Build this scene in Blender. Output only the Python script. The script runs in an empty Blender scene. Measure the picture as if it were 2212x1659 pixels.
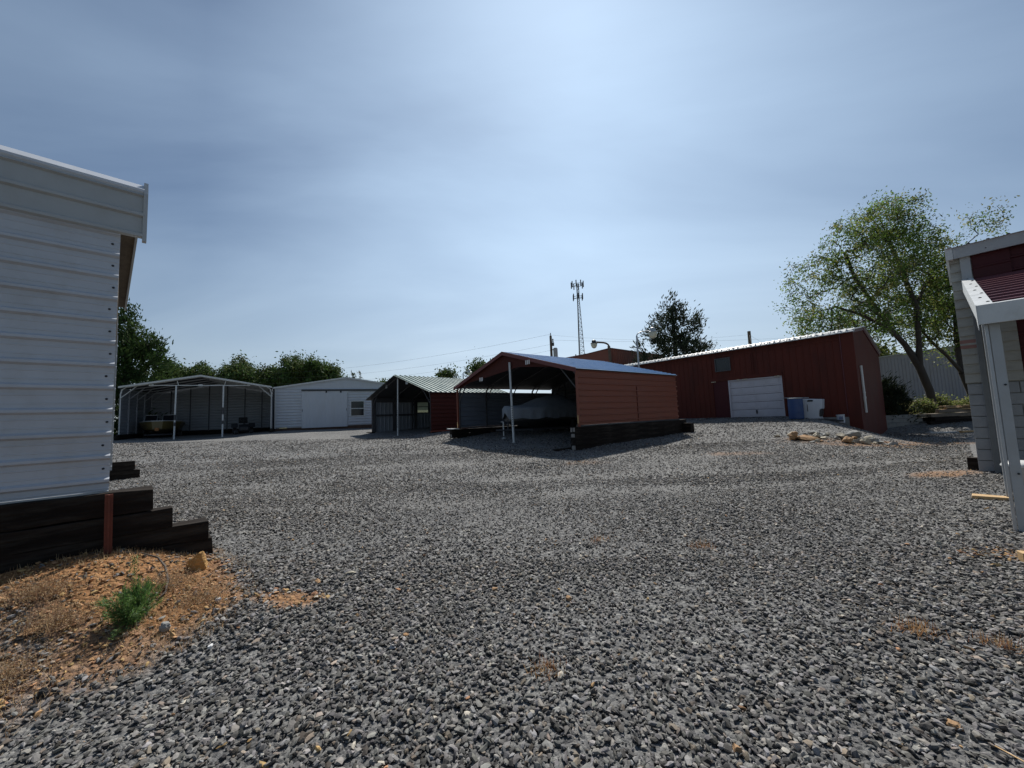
import bpy, math, random
import numpy as np
from mathutils import Vector, Matrix, Euler
R = math.radians
scene = bpy.context.scene
COL = scene.collection
random.seed(4); RNG = np.random.default_rng(11)

# ------------------------------------------------------------ camera
cam_d = bpy.data.cameras.new('camera'); cam = bpy.data.objects.new('camera', cam_d); COL.objects.link(cam)
cam_d.sensor_width = 36.0; cam_d.lens = 36.0*840/2212
cam_d.clip_start = 0.05; cam_d.clip_end = 3000
cam.matrix_world = Matrix.Translation((0, 0, 1.6)) @ Matrix.Rotation(R(90+4.85), 4, 'X') @ Matrix.Rotation(R(-2.3), 4, 'Z')
scene.camera = cam
scene.render.resolution_x = 1024; scene.render.resolution_y = 768
scene.view_settings.view_transform = 'Standard'; scene.view_settings.look = 'None'
scene.view_settings.exposure = 0.14; scene.view_settings.gamma = 1.0

# ------------------------------------------------------------ sun and sky
SUN_EL, SUN_AZ = 51.5, 10.5
s = Vector((math.sin(R(SUN_AZ))*math.cos(R(SUN_EL)), math.cos(R(SUN_AZ))*math.cos(R(SUN_EL)), math.sin(R(SUN_EL))))
sd = bpy.data.lights.new('sun', 'SUN'); sd.energy = 4.8; sd.angle = R(0.55); sd.color = (1.0, 0.95, 0.87)
so = bpy.data.objects.new('sun', sd); COL.objects.link(so)
so.rotation_euler = s.to_track_quat('Z', 'Y').to_euler(); so.location = (0, 0, 60)

world = bpy.data.worlds.new('World'); scene.world = world; world.use_nodes = True
wn, wl = world.node_tree.nodes, world.node_tree.links
for n in list(wn): wn.remove(n)
def WN(t, **k):
    n = wn.new(t)
    for a, b in k.items(): setattr(n, a, b)
    return n
sky = WN('ShaderNodeTexSky', sky_type='NISHITA', sun_disc=False, sun_elevation=R(SUN_EL), sun_rotation=R(SUN_AZ),
         altitude=100, air_density=1.0, dust_density=0.25, ozone_density=2.2)
bg1 = WN('ShaderNodeBackground'); bg1.inputs[1].default_value = 0.06
wl.new(sky.outputs[0], bg1.inputs[0])
geo = WN('ShaderNodeTexCoord')
sep = WN('ShaderNodeSeparateXYZ'); wl.new(geo.outputs['Generated'], sep.inputs[0])
def WM(op, a, b=None, clamp=False):
    n = WN('ShaderNodeMath', operation=op, use_clamp=clamp)
    for i, v in enumerate((a, b)):
        if v is None: continue
        if isinstance(v, (int, float)): n.inputs[i].default_value = v
        else: wl.new(v, n.inputs[i])
    return n.outputs[0]
zc = WM('ADD', WM('MAXIMUM', sep.outputs[2], 0.0), 0.16)
comb = WN('ShaderNodeCombineXYZ')
wl.new(WM('DIVIDE', sep.outputs[0], zc), comb.inputs[0]); wl.new(WM('DIVIDE', sep.outputs[1], zc), comb.inputs[1])
mp = WN('ShaderNodeMapping'); wl.new(comb.outputs[0], mp.inputs[0])
mp.inputs['Rotation'].default_value = (0, 0, R(24)); mp.inputs['Scale'].default_value = (0.55, 1.15, 1); mp.inputs['Location'].default_value = (3.3, 1.7, 0.4)
nz = WN('ShaderNodeTexNoise'); nz.inputs['Scale'].default_value = 0.85; nz.inputs['Detail'].default_value = 7
nz.inputs['Roughness'].default_value = 0.5; nz.inputs['Distortion'].default_value = 0.6
wl.new(mp.outputs[0], nz.inputs['Vector'])
rmp = WN('ShaderNodeValToRGB'); rmp.color_ramp.elements[0].position = 0.28; rmp.color_ramp.elements[1].position = 0.80
wl.new(nz.outputs[0], rmp.inputs[0])
up = WM('MAXIMUM', sep.outputs[2], 0.0)
hz = WM('POWER', WM('SUBTRACT', 1.0, up, True), 6.0)      # thin cloud thickens with the air path
dotn = WN('ShaderNodeVectorMath', operation='DOT_PRODUCT'); wl.new(geo.outputs['Generated'], dotn.inputs[0]); dotn.inputs[1].default_value = s
fwd = WM('POWER', WM('MULTIPLY', WM('ADD', dotn.outputs['Value'], 1.0), 0.5), 3.5)   # thin cloud scatters sunlight forwards
az = WM('ABSOLUTE', WM('SUBTRACT', WM('ARCTAN2', sep.outputs[0], sep.outputs[1]), 0.22))
side_fade = WM('SUBTRACT', 1.0, WM('MULTIPLY', WM('POWER', az, 1.4), 1.15), True)           # lens vignetting put into the cloud cover, thinning to the sides
cover = WM('ADD', WM('MULTIPLY', rmp.outputs[0], 0.46), WM('ADD', WM('MULTIPLY', hz, 0.70), WM('MULTIPLY', side_fade, 0.52)), True)
cb = WN('ShaderNodeMixRGB'); wl.new(hz, cb.inputs[0]); cb.inputs[1].default_value = (0.50, 0.66, 0.85, 1); cb.inputs[2].default_value = (0.72, 0.82, 0.87, 1)
bg2 = WN('ShaderNodeBackground'); wl.new(cb.outputs[0], bg2.inputs[0]); wl.new(WM('ADD', WM('MULTIPLY', fwd, 1.0), WM('ADD', WM('MULTIPLY', WM('POWER', WM('MAXIMUM', dotn.outputs['Value'], 0.0), 40.0), 0.05), 0.38)), bg2.inputs[1])
mx = WN('ShaderNodeMixShader'); wl.new(cover, mx.inputs[0]); wl.new(bg1.outputs[0], mx.inputs[1]); wl.new(bg2.outputs[0], mx.inputs[2])
wo = WN('ShaderNodeOutputWorld'); wl.new(mx.outputs[0], wo.inputs[0])

# ------------------------------------------------------------ object helpers
def tag(o, label=None, cat=None, group=None, kind=None):
    if label: o['label'] = label
    if cat: o['category'] = cat
    if group: o['group'] = group
    if kind: o['kind'] = kind
    return o
def empty(name, loc, rz=0.0, label=None, cat=None, group=None):
    o = bpy.data.objects.new(name, None); o.empty_display_size = .2; COL.objects.link(o)
    o.location = loc; o.rotation_euler = (0, 0, rz)
    return tag(o, label, cat, group)
def copy_tree(o, parent=None):
    c = o.copy(); COL.objects.link(c); c.parent = parent
    for ch in list(o.children): copy_tree(ch, c)
    return c
def V3(a): return np.array(a, float)
def nrm(a):
    a = V3(a); return a/np.linalg.norm(a)

class MB:
    def __init__(self): self.v = []; self.f = []; self.n = 0; self.mark = []
    def add(self, vs, fs):
        b = self.n; self.mark.append((b, len(self.f)))
        self.v.append(np.asarray(vs, float).reshape(-1, 3)); self.n += len(self.v[-1])
        self.f += [tuple(i+b for i in q) for q in fs]; return self
    def obox(self, o, a, b, c):
        o, a, b, c = map(V3, (o, a, b, c))
        vs = [o, o+a, o+a+b, o+b, o+c, o+a+c, o+a+b+c, o+b+c]
        fs = [(0,3,2,1), (4,5,6,7), (0,1,5,4), (1,2,6,5), (2,3,7,6), (3,0,4,7)]
        if np.dot(np.cross(a, b), c) < 0: fs = [q[::-1] for q in fs]
        return self.add(vs, fs)
    def box(self, x0, y0, z0, x1, y1, z1): return self.obox((x0,y0,z0), (x1-x0,0,0), (0,y1-y0,0), (0,0,z1-z0))
    def tube(self, pts, r, n=8, cap=True, sq=False):
        pts = [V3(p) for p in pts]
        rr = [r]*len(pts) if np.isscalar(r) else list(r)
        vs = []; ref = None
        for i, p in enumerate(pts):
            d = nrm(pts[min(i+1, len(pts)-1)]-pts[max(i-1, 0)])
            if ref is None: ref = np.array([0,0,1.]) if abs(d[2]) < .9 else np.array([1.,0,0])
            a = ref-d*np.dot(ref, d)
            if np.linalg.norm(a) < 1e-3: a = np.cross(d, (0.3,1,0.2))
            a = nrm(a); b = np.cross(d, a); ref = a
            off = math.pi/4 if n == 4 else 0
            for k in range(n):
                t = 2*math.pi*k/n+off; vs.append(p+rr[i]*(math.cos(t)*a+math.sin(t)*b))
        fs = [(i*n+k, i*n+(k+1) % n, (i+1)*n+(k+1) % n, (i+1)*n+k) for i in range(len(pts)-1) for k in range(n)]
        if cap: fs += [tuple(range(n))[::-1], tuple((len(pts)-1)*n+k for k in range(n))]
        return self.add(vs, fs)
    def lathe(self, prof, c=(0,0,0), n=24):
        vs = [(c[0]+r*math.cos(2*math.pi*k/n), c[1]+r*math.sin(2*math.pi*k/n), c[2]+z) for r, z in prof for k in range(n)]
        fs = [(i*n+k, i*n+(k+1) % n, (i+1)*n+(k+1) % n, (i+1)*n+k) for i in range(len(prof)-1) for k in range(n)]
        fs += [tuple(range(n))[::-1], tuple((len(prof)-1)*n+k for k in range(n))]
        return self.add(vs, fs)
    def prism(self, poly, ext):
        n = len(poly); a = [V3(p) for p in poly]; e = V3(ext)
        fs = [tuple(range(n)), tuple(range(2*n-1, n-1, -1))]+[(i, i+n, (i+1) % n+n, (i+1) % n) for i in range(n)]
        return self.add(a+[p+e for p in a], fs)
    def ribs(self, O, U, V, N, pitch=.2286, h=.019, w0=.055, w1=.03, minor=0.0, off=.11, thick=.0):
        """profiled metal sheet: ribs run along U, the profile steps along V, ribs stand out along N"""
        O, U, V = map(V3, (O, U, V)); N = nrm(N); L = np.linalg.norm(V); vd = V/L
        prof = [(0, 0)]; s = off
        while s < L+pitch:
            if minor:
                for t in (-.68, -.34):
                    m = s+t*pitch
                    prof += [(m-.008, 0), (m-.004, minor), (m+.004, minor), (m+.008, 0)]
            prof += [(s-w0/2, 0), (s-w1/2, h), (s+w1/2, h), (s+w0/2, 0)]; s += pitch
        prof = [(a, b) for a, b in prof if 0 <= a <= L]+[(L, 0)]
        prof = [prof[0]]+[q for p, q in zip(prof, prof[1:]) if q[0] > p[0]+1e-6]
        n = len(prof)
        vs = [O+vd*a+N*b for a, b in prof]+[O+U+vd*a+N*b for a, b in prof]
        fs = [(i, i+1, n+i+1, n+i) for i in range(n-1)]
        if np.dot(np.cross(vd, U), N) < 0: fs = [q[::-1] for q in fs]
        return self.add(vs, fs)
    def build(self, name, mat, parent=None, smooth=False, bevel=0, tint=None, loc=None):
        me = bpy.data.meshes.new(name)
        vs = np.concatenate(self.v) if self.v else np.zeros((0,3))
        me.from_pydata(vs.tolist(), [], self.f); me.update()
        if tint is not None:
            at = me.attributes.new('tint', 'FLOAT_COLOR', 'POINT'); at.data.foreach_set('color', np.asarray(tint, np.float32).ravel())
        me.materials.append(mat)
        if smooth:
            me.polygons.foreach_set('use_smooth', [True]*len(me.polygons))
        o = bpy.data.objects.new(name, me); COL.objects.link(o)
        if parent: o.parent = parent
        if loc is not None: o.location = loc
        if bevel:
            b = o.modifiers.new('bevel', 'BEVEL'); b.width = bevel; b.segments = 2; b.limit_method = 'ANGLE'
        return o

def build_each(mb, name, mat, parent=None, bevel=0, smooth=False):
    """one object for every separate piece that was added"""
    out = []; ends = mb.mark[1:]+[(mb.n, len(mb.f))]
    for v, (b0, f0), (b1, f1) in zip(mb.v, mb.mark, ends):
        q = MB(); q.v = [v]; q.n = len(v); q.f = [tuple(i-b0 for i in t) for t in mb.f[f0:f1]]
        out.append(q.build(name, mat, parent, smooth=smooth, bevel=bevel))
    return out
def fast_mesh(name, vs, fs, mat, parent=None, tint=None, smooth=False):
    """vs (n,3), fs (m,k) numpy"""
    me = bpy.data.meshes.new(name); n, (m, k) = len(vs), fs.shape
    me.vertices.add(n); me.vertices.foreach_set('co', vs.astype(np.float32).ravel())
    me.loops.add(m*k); me.loops.foreach_set('vertex_index', fs.astype(np.int32).ravel())
    me.polygons.add(m); me.polygons.foreach_set('loop_start', np.arange(0, m*k, k, dtype=np.int32))
    try: me.polygons.foreach_set('loop_total', np.full(m, k, np.int32))
    except Exception: pass
    if tint is not None:
        at = me.attributes.new('tint', 'FLOAT_COLOR', 'POINT'); at.data.foreach_set('color', tint.astype(np.float32).ravel())
    me.polygons.foreach_set('use_smooth', np.full(m, smooth, bool))
    me.update(calc_edges=True); me.materials.append(mat)
    o = bpy.data.objects.new(name, me); COL.objects.link(o)
    if parent: o.parent = parent
    return o

# ------------------------------------------------------------ materials
def mat(name, col, rough=.6, metal=0.0, var=.12, vscale=3.0, bump=0.0, bscale=40.0, spec=.5, dirt=None, dscale=1.2, damt=.4, stretch=(1,1,1), tintattr=False, transl=0.0, dist=0.01):
    m = bpy.data.materials.new(name); m.use_nodes = True
    N, L = m.node_tree.nodes, m.node_tree.links
    for n in list(N): N.remove(n)
    out = N.new('ShaderNodeOutputMaterial'); b = N.new('ShaderNodeBsdfPrincipled')
    b.inputs['Roughness'].default_value = rough; b.inputs['Metallic'].default_value = metal
    b.inputs['Specular IOR Level'].default_value = spec
    tc = N.new('ShaderNodeTexCoord'); mpn = N.new('ShaderNodeMapping'); mpn.inputs['Scale'].default_value = stretch
    L.new(tc.outputs['Object'], mpn.inputs[0])
    if tintattr:
        at = N.new('ShaderNodeAttribute'); at.attribute_name = 'tint'; base = at.outputs['Color']
    else:
        rgb = N.new('ShaderNodeRGB'); rgb.outputs[0].default_value = (*col, 1); base = rgb.outputs[0]
    n1 = N.new('ShaderNodeTexNoise'); n1.inputs['Scale'].default_value = vscale; n1.inputs['Detail'].default_value = 6; n1.inputs['Roughness'].default_value = .65
    L.new(mpn.outputs[0], n1.inputs['Vector'])
    mr = N.new('ShaderNodeMapRange'); mr.inputs[1].default_value = .25; mr.inputs[2].default_value = .75
    mr.inputs[3].default_value = 1-var; mr.inputs[4].default_value = 1+var; L.new(n1.outputs[0], mr.inputs[0])
    hs = N.new('ShaderNodeHueSaturation'); L.new(base, hs.inputs['Color']); L.new(mr.outputs[0], hs.inputs['Value'])
    c = hs.outputs[0]
    if dirt:
        n2 = N.new('ShaderNodeTexNoise'); n2.inputs['Scale'].default_value = dscale; n2.inputs['Detail'].default_value = 8; n2.inputs['Roughness'].default_value = .7
        L.new(mpn.outputs[0], n2.inputs['Vector'])
        cr = N.new('ShaderNodeMapRange'); cr.inputs[1].default_value = .48; cr.inputs[2].default_value = .72; cr.inputs[4].default_value = damt
        L.new(n2.outputs[0], cr.inputs[0])
        mxn = N.new('ShaderNodeMixRGB'); L.new(cr.outputs[0], mxn.inputs[0]); L.new(c, mxn.inputs[1]); mxn.inputs[2].default_value = (*dirt, 1)
        c = mxn.outputs[0]
    L.new(c, b.inputs['Base Color'])
    rr = N.new('ShaderNodeMapRange'); rr.inputs[3].default_value = max(.05, rough-.1); rr.inputs[4].default_value = min(1, rough+.12)
    L.new(n1.outputs[0], rr.inputs[0]); L.new(rr.outputs[0], b.inputs['Roughness'])
    if bump:
        n3 = N.new('ShaderNodeTexNoise'); n3.inputs['Scale'].default_value = bscale; n3.inputs['Detail'].default_value = 5
        L.new(mpn.outputs[0], n3.inputs['Vector'])
        bp = N.new('ShaderNodeBump'); bp.inputs['Strength'].default_value = bump; bp.inputs['Distance'].default_value = dist
        L.new(n3.outputs[0], bp.inputs['Height']); L.new(bp.outputs[0], b.inputs['Normal'])
    if transl:
        tr = N.new('ShaderNodeBsdfTranslucent'); h2 = N.new('ShaderNodeHueSaturation'); h2.inputs['Value'].default_value = 1.5
        h2.inputs['Saturation'].default_value = 1.05; h2.inputs['Hue'].default_value = .485
        L.new(c, h2.inputs['Color']); L.new(h2.outputs[0], tr.inputs[0])
        ms = N.new('ShaderNodeMixShader'); ms.inputs[0].default_value = transl
        L.new(b.outputs[0], ms.inputs[1]); L.new(tr.outputs[0], ms.inputs[2]); L.new(ms.outputs[0], out.inputs[0])
    else: L.new(b.outputs[0], out.inputs[0])
    return m

M = dict(
    white = mat('white painted steel', (.52,.55,.60), .38, var=.05, vscale=1.6, dirt=(.42,.40,.37), damt=.25, dscale=2.0, stretch=(1,1,.35), bump=.08, bscale=7),
    whitesheet = mat('white ribbed steel', (.46,.49,.54), .40, var=.07, vscale=1.2, dirt=(.27,.24,.20), damt=.34, dscale=2.2, bump=.35, bscale=2.2, dist=.03),
    trim = mat('light grey trim', (.38,.40,.41), .42, var=.07, vscale=4, dirt=(.3,.28,.25), damt=.3, dscale=5),
    trimw = mat('white trim', (.60,.62,.62), .42, var=.06, vscale=5, dirt=(.34,.33,.30), damt=.35, dscale=6),
    frame_grey = mat('dull grey channel', (.16,.17,.175), .6, metal=.1, var=.12, vscale=6),
    galv = mat('galvanised steel', (.42,.44,.46), .4, metal=.55, var=.12, vscale=12),
    galvpaint = mat('galvanised tube', (.40,.42,.45), .45, metal=.3, var=.1, vscale=10),
    frame_dark = mat('dull steel frame', (.07,.07,.075), .7, metal=.1, var=.15, vscale=9),
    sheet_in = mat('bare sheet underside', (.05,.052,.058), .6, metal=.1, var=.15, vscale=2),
    sheet_lining = mat('bluish lining sheet', (.15,.17,.21), .5, var=.08, vscale=2),
    shed_pale = mat('weathered shed sheet', (.27,.26,.30), .55, var=.08, vscale=1.5, dirt=(.18,.16,.15), damt=.4, stretch=(1,1,.3)),
    sheet_grey = mat('grey sheet', (.26,.28,.31), .5, metal=.1, var=.08, vscale=2),
    green_roof = mat('pale green roof sheet', (.14,.215,.19), .32, metal=.0, var=.1, vscale=1.5, dirt=(.25,.25,.2), damt=.2, dscale=4),
    blue_roof = mat('blue roof sheet', (.17,.32,.55), .3, metal=.0, var=.08, vscale=1.5),
    red_sheet = mat('red brown sheet', (.20,.055,.030), .55, var=.1, vscale=1.3, dirt=(.20,.07,.05), damt=.35, dscale=2.2),
    red_gable = mat('brick red trim sheet', (.13,.028,.024), .5, var=.1, vscale=2),
    red_wall = mat('dark red siding', (.095,.021,.014), .7, spec=.25, var=.14, vscale=1.0, dirt=(.045,.014,.011), damt=.7, dscale=1.1, stretch=(1,1,.3)),
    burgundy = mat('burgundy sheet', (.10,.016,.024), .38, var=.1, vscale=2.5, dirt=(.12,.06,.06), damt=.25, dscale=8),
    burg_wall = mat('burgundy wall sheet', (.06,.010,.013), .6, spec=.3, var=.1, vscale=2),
    maroon = mat('maroon sheet', (.07,.02,.016), .75, spec=.2, var=.1, vscale=2),
    block = mat('grey painted block', (.29,.305,.32), .85, var=.12, vscale=3, bump=.4, bscale=60, dirt=(.22,.22,.21), damt=.4),
    lap = mat('weathered lap siding', (.38,.375,.34), .8, var=.12, vscale=5, dirt=(.22,.20,.16), damt=.5, dscale=4, stretch=(1,1,3)),
    timber = mat('creosoted timber', (.016,.012,.010), .9, spec=.15, var=.5, vscale=10, bump=.9, bscale=35, dirt=(.085,.075,.062), damt=.45, dscale=9, stretch=(.15,1,1), dist=.02),
    timber_end = mat('pale end grain', (.26,.24,.22), .85, var=.3, vscale=14, bump=.4),
    pine = mat('sawn pine', (.50,.33,.16), .7, var=.15, vscale=8, stretch=(.3,3,3), bump=.2),
    plankdark = mat('weathered board', (.16,.13,.10), .85, var=.4, vscale=5, bump=.4),
    rust = mat('rusty stake', (.16,.045,.028), .8, var=.3, vscale=14, bump=.3),
    bark = mat('bark', (.085,.07,.058), .9, var=.35, vscale=6, bump=.8, bscale=14, stretch=(1,1,.25), dist=.04),
    barkdark = mat('dark bark', (.05,.04,.033), .9, var=.3, vscale=6, bump=.6, bscale=14, stretch=(1,1,.3)),
    leaf = mat('leaves', (1,1,1), .55, var=.15, vscale=2, tintattr=True, transl=.5, spec=.35),
    needle = mat('needles', (1,1,1), .7, var=.15, vscale=2, tintattr=True, transl=.18, spec=.2),
    weed = mat('feathery weed', (1,1,1), .6, var=.1, tintattr=True, transl=.35),
    straw = mat('dry straw', (1,1,1), .75, var=.1, tintattr=True, transl=.25),
    stone = mat('crushed stone', (1,1,1), .78, var=.22, vscale=45, tintattr=True, spec=.35, bump=.35, bscale=120, dist=.004),
    rock_ochre = mat('ochre rock', (.50,.29,.10), .85, var=.3, vscale=11, bump=.8, bscale=26, dirt=(.26,.12,.04), damt=.6, dscale=9, stretch=(1,1,3), dist=.02),
    rock_tan = mat('tan rock', (.33,.20,.10), .85, var=.3, vscale=11, bump=.8, bscale=26, dirt=(.22,.10,.04), damt=.6, dscale=9, stretch=(1,1,3), dist=.02),
    rock_pale = mat('pale rock', (.36,.33,.26), .85, var=.25, vscale=9, bump=.8, bscale=22, dirt=(.28,.16,.08), damt=.5, dscale=6, dist=.02),
    rock_grey = mat('grey rock', (.24,.24,.23), .9, var=.25, vscale=9, bump=.8, bscale=22, dist=.02),
    concrete = mat('old concrete', (.22,.22,.21), .9, var=.2, vscale=3, bump=.5, bscale=30, dirt=(.1,.09,.08), damt=.5),
    glass = mat('dark window glass', (.012,.016,.022), .08, var=.2, vscale=2),
    black = mat('black rubber', (.012,.012,.013), .7, var=.2, vscale=9),
    dark = mat('dark plastic', (.02,.021,.025), .5, var=.2, vscale=5),
    cover = mat('grey canvas cover', (.21,.235,.27), .85, var=.12, vscale=3, bump=.7, bscale=6, dist=.05),
    hull = mat('olive boat hull', (.12,.09,.028), .35, var=.1, vscale=2),
    hulldark = mat('dark boat hull', (.055,.055,.06), .4, var=.12, vscale=2),
    deck = mat('white boat deck', (.46,.48,.48), .4, var=.08),
    blueplastic = mat('blue plastic', (.015,.05,.16), .45, var=.12, vscale=3),
    whiteplastic = mat('white plastic', (.50,.54,.60), .45, var=.08, vscale=4, dirt=(.2,.22,.3), damt=.3, dscale=4),
    doorwhite = mat('white garage door', (.50,.49,.54), .5, var=.06, vscale=2, dirt=(.3,.29,.27), damt=.3),
    polewood = mat('utility pole wood', (.11,.08,.06), .85, var=.2, vscale=6),
    lampglass = mat('lamp lens', (.62,.58,.44), .25, var=.05),
    white_ink = mat('white marks', (.7,.7,.7), .6, var=.02),
    blue_ink = mat('blue print', (.06,.10,.32), .6, var=.05),
    screw = mat('dark screw head', (.02,.022,.03), .5, var=.1),
    wire = mat('wire', (.10,.11,.12), .6, var=.0),
    bulb = mat('clear bulbs', (.6,.55,.42), .2, var=.0),
)

# ------------------------------------------------------------ the ground
ANCH = np.array([
 (0,0,0),(0,2,0),(-1.5,2,0),(3,2,0),(-3,-4,0),(4,-4,0),(0,-8,0),(0,4,.02),(3.5,4,0),(5.8,4.6,.02),(7.2,5.8,.12),(8.6,7.1,.27),(10,3,.15),
 (-2.3,3.5,.1),(-2.4,2.75,.04),(-2.8,2.2,0),(-3.4,4.5,.22),(-3.7,3.75,.46),(-4.4,3.3,.46),(-2.9,2.95,.17),(-3.5,2.7,.2),(-4.6,2.4,.15),(-3.0,3.8,.2),(-1.5,5.5,.1),(-6,8,.25),
 (0,8,.14),(0,11,.26),(1.9,11.1,.27),(-4,11,.35),(-11,11,.33),(-9,18,.55),(2.1,13.3,.38),(-.02,16.5,.6),(-3.1,20,.63),(2,18,.75),(7.5,18,.57),(5,14.5,.42),
 (-7.4,25,.7),(-10.2,28,.88),(-4.8,22.9,.85),(-4,27,1.0),(-16,24,.8),(-20.9,28.3,1.02),(-23.4,26.8,1.0),(-18.8,30.6,1.22),(-12.3,33.6,1.15),(-26,25,1.1),(-25,18,.7),(-22,34,1.2),
 (9,13,.32),(9.7,14,.44),(12.2,14,.34),(11,12.5,.2),(11,15.5,.62),(13.5,13.4,.02),(16.2,17.6,-.06),(19,19.6,-.06),(22,19,.08),(26,18,.12),(17,14,.0),(13.9,17.2,.80),(12.4,18.2,.86),(11.2,21,.88),
 (14,20.1,1.04),(12.4,22.4,1.05),(15.2,18.2,.72),(10,18,.72),(9,25,1.0),(11,9,.2),(15,10,.1),(6,10,.15),(24,22.5,.95),(30,22.5,1.0),(21,22.5,.95),(34,32,1.1),(28,32,1.1),
 (0,40,1.2),(-30,45,1.2),(30,50,1.2),(-60,20,1.1),(60,20,1.0),(-50,70,1.2),(60,80,1.2),(0,80,1.2),(-30,-30,0),(30,-30,0),(0,-60,0),(-80,-60,.5),(80,-60,.5),(-80,100,1.2),(100,100,1.2)], float)
def _U(r2): return np.where(r2 > 0, .5*r2*np.log(np.maximum(r2, 1e-12)), 0)
_n = len(ANCH); _P = np.c_[np.ones(_n), ANCH[:, :2]]
_d = ((ANCH[:, None, :2]-ANCH[None, :, :2])**2).sum(-1)
_A = np.zeros((_n+3, _n+3)); _A[:_n, :_n] = _U(_d)+np.eye(_n)*.05; _A[:_n, _n:] = _P; _A[_n:, :_n] = _P.T
_w = np.linalg.solve(_A, np.r_[ANCH[:, 2], 0, 0, 0])
def gz(x, y):
    x = np.asarray(x, float); y = np.asarray(y, float); sh = x.shape; x = x.ravel(); y = y.ravel()
    out = np.empty(len(x))
    for a in range(0, len(x), 20000):
        xs, ys = x[a:a+20000], y[a:a+20000]
        d = (xs[:, None]-ANCH[None, :, 0])**2+(ys[:, None]-ANCH[None, :, 1])**2
        z = _U(d)@_w[:_n]+_w[_n]+_w[_n+1]*xs+_w[_n+2]*ys
        far = np.clip((np.hypot(xs, ys-10)-45)/40, 0, 1); far = far*far*(3-2*far)
        z = np.clip(z, -.3, 1.5)*(1-far)+1.15*far
        z += .012*np.sin(xs*1.7+ys*.6)*np.sin(ys*1.1-xs*.3)+.008*np.sin(xs*4.1+1)*np.sin(ys*3.3)
        bank = 1/(1+np.exp(-(ys-20.75)*9))*1/(1+np.exp(-(xs-19.6)*6))*1/(1+np.exp((ys-21.9)*4))
        z = np.maximum(z, .93*bank)
        out[a:a+20000] = z
    return out.reshape(sh)
def g(x, y): return float(gz(np.array([x]), np.array([y]))[0])

POLY = np.array([(-3.46,4.5),(-2.95,4.15),(-2.42,3.62),(-2.36,3.2),(-2.52,2.80),(-2.74,2.5),(-2.92,2.15),(-3.2,1.7),(-6,1.2),(-7,2.5),(-5.5,2.6),(-4.1,3.85)])
def sdf(x, y):
    x = np.asarray(x, float); y = np.asarray(y, float)
    d = np.full(x.shape, 1e9); ins = np.zeros(x.shape, bool); n = len(POLY)
    for i in range(n):
        a, b = POLY[i], POLY[(i+1) % n]; e = b-a
        t = np.clip(((x-a[0])*e[0]+(y-a[1])*e[1])/(e@e), 0, 1)
        d = np.minimum(d, np.hypot(x-a[0]-t*e[0], y-a[1]-t*e[1]))
        c = ((a[1] > y) != (b[1] > y)); xi = a[0]+(y-a[1])*e[0]/(e[1] if e[1] else 1e-9)
        ins ^= c & (x < xi)
    return np.where(ins, d, -d)
PATCH = [(8.0,7.35,.7,.28,.7),(11.6,13.0,1.6,.35,.6),(13.5,13.9,.9,.25,.8),(10.4,13.6,1.2,.6,.4),(15.5,14.2,1.8,.5,.45),(6.6,11.8,1.0,.3,.4),(1.9,10.9,.8,.3,.25),(5.0,4.1,.5,.2,.4),(-2.05,3.55,.35,.14,.9)]
def wob(x, y): return (.5*np.sin(x*5.1+y*3.3)+.3*np.sin(x*11.3-y*7.9+1)+.2*np.sin(x*23+y*19+2))
def dirt_at(x, y):
    s = sdf(x, y)+.10*wob(x, y)
    m = np.clip(s/.22+.45, 0, 1)
    # a tongue of gravel runs through the lower half of the bare earth
    q = np.clip(1-np.abs((x+3.0)*.55+(y-2.6)*1.0+.18*wob(x*.7, y*.7))/.22, 0, 1)*(y < 3.1)
    m = m*(1-.55*q)*np.where(y < 3.0, .72, 1.0)
    for (px, py, rx, ry, a) in PATCH:
        e = ((x-px)/rx)**2+((y-py)/ry)**2
        m = np.maximum(m, a*np.clip(1.3-e+.5*wob(x, y), 0, 1))
    return m
def grass_at(x, y):
    far = np.clip((np.hypot(x, y-12)-36)/6, 0, 1)
    bank = np.clip((y-20.9)/.4, 0, 1)*np.clip((x-19.8)/.5, 0, 1)
    left = np.clip((-x-27.5-.0*y)/1.5, 0, 1)
    back = np.clip((y-37)/3, 0, 1)
    return np.maximum.reduce([far, bank, left, back])
def track_at(x, y):
    w1 = .25*np.sin(x*.55)+.10*np.sin(x*1.9+1)
    t = np.zeros(np.shape(x))
    for c, k, hw in ((8.9,.06,.45),(7.2,.075,.40),(11.6,.02,.5)): t = np.maximum(t, np.clip(1.15-np.abs(y-(c+k*x+w1))/hw, 0, 1))
    return .62*t*np.clip(.75+.5*wob(x*.5, y*.5), 0, 1)
def axis(segs):
    a = [segs[0][0]]
    for lo, hi, st in segs: a += list(np.arange(lo+st, hi+1e-6, st))
    return np.array(a)
gx = axis([(-420,-60,45),(-60,-28,4),(-28,-8,.5),(-8,8,.11),(8,30,.35),(30,60,3),(60,420,45)])
gy = axis([(-420,-60,45),(-60,-6,6),(-6,1,.5),(1,9,.11),(9,24,.3),(24,44,.7),(44,60,4),(60,900,60)])
XX, YY = np.meshgrid(gx, gy); ZZ = gz(XX, YY)
nx, ny = len(gx), len(gy)
idx = np.arange(nx*ny).reshape(ny, nx)
fs = np.stack([idx[:-1, :-1], idx[:-1, 1:], idx[1:, 1:], idx[1:, :-1]], -1).reshape(-1, 4)
tn = np.zeros((nx*ny, 4)); tn[:, 0] = dirt_at(XX, YY).ravel(); tn[:, 1] = grass_at(XX, YY).ravel(); tn[:, 2] = track_at(XX, YY).ravel(); tn[:, 3] = 1

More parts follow.
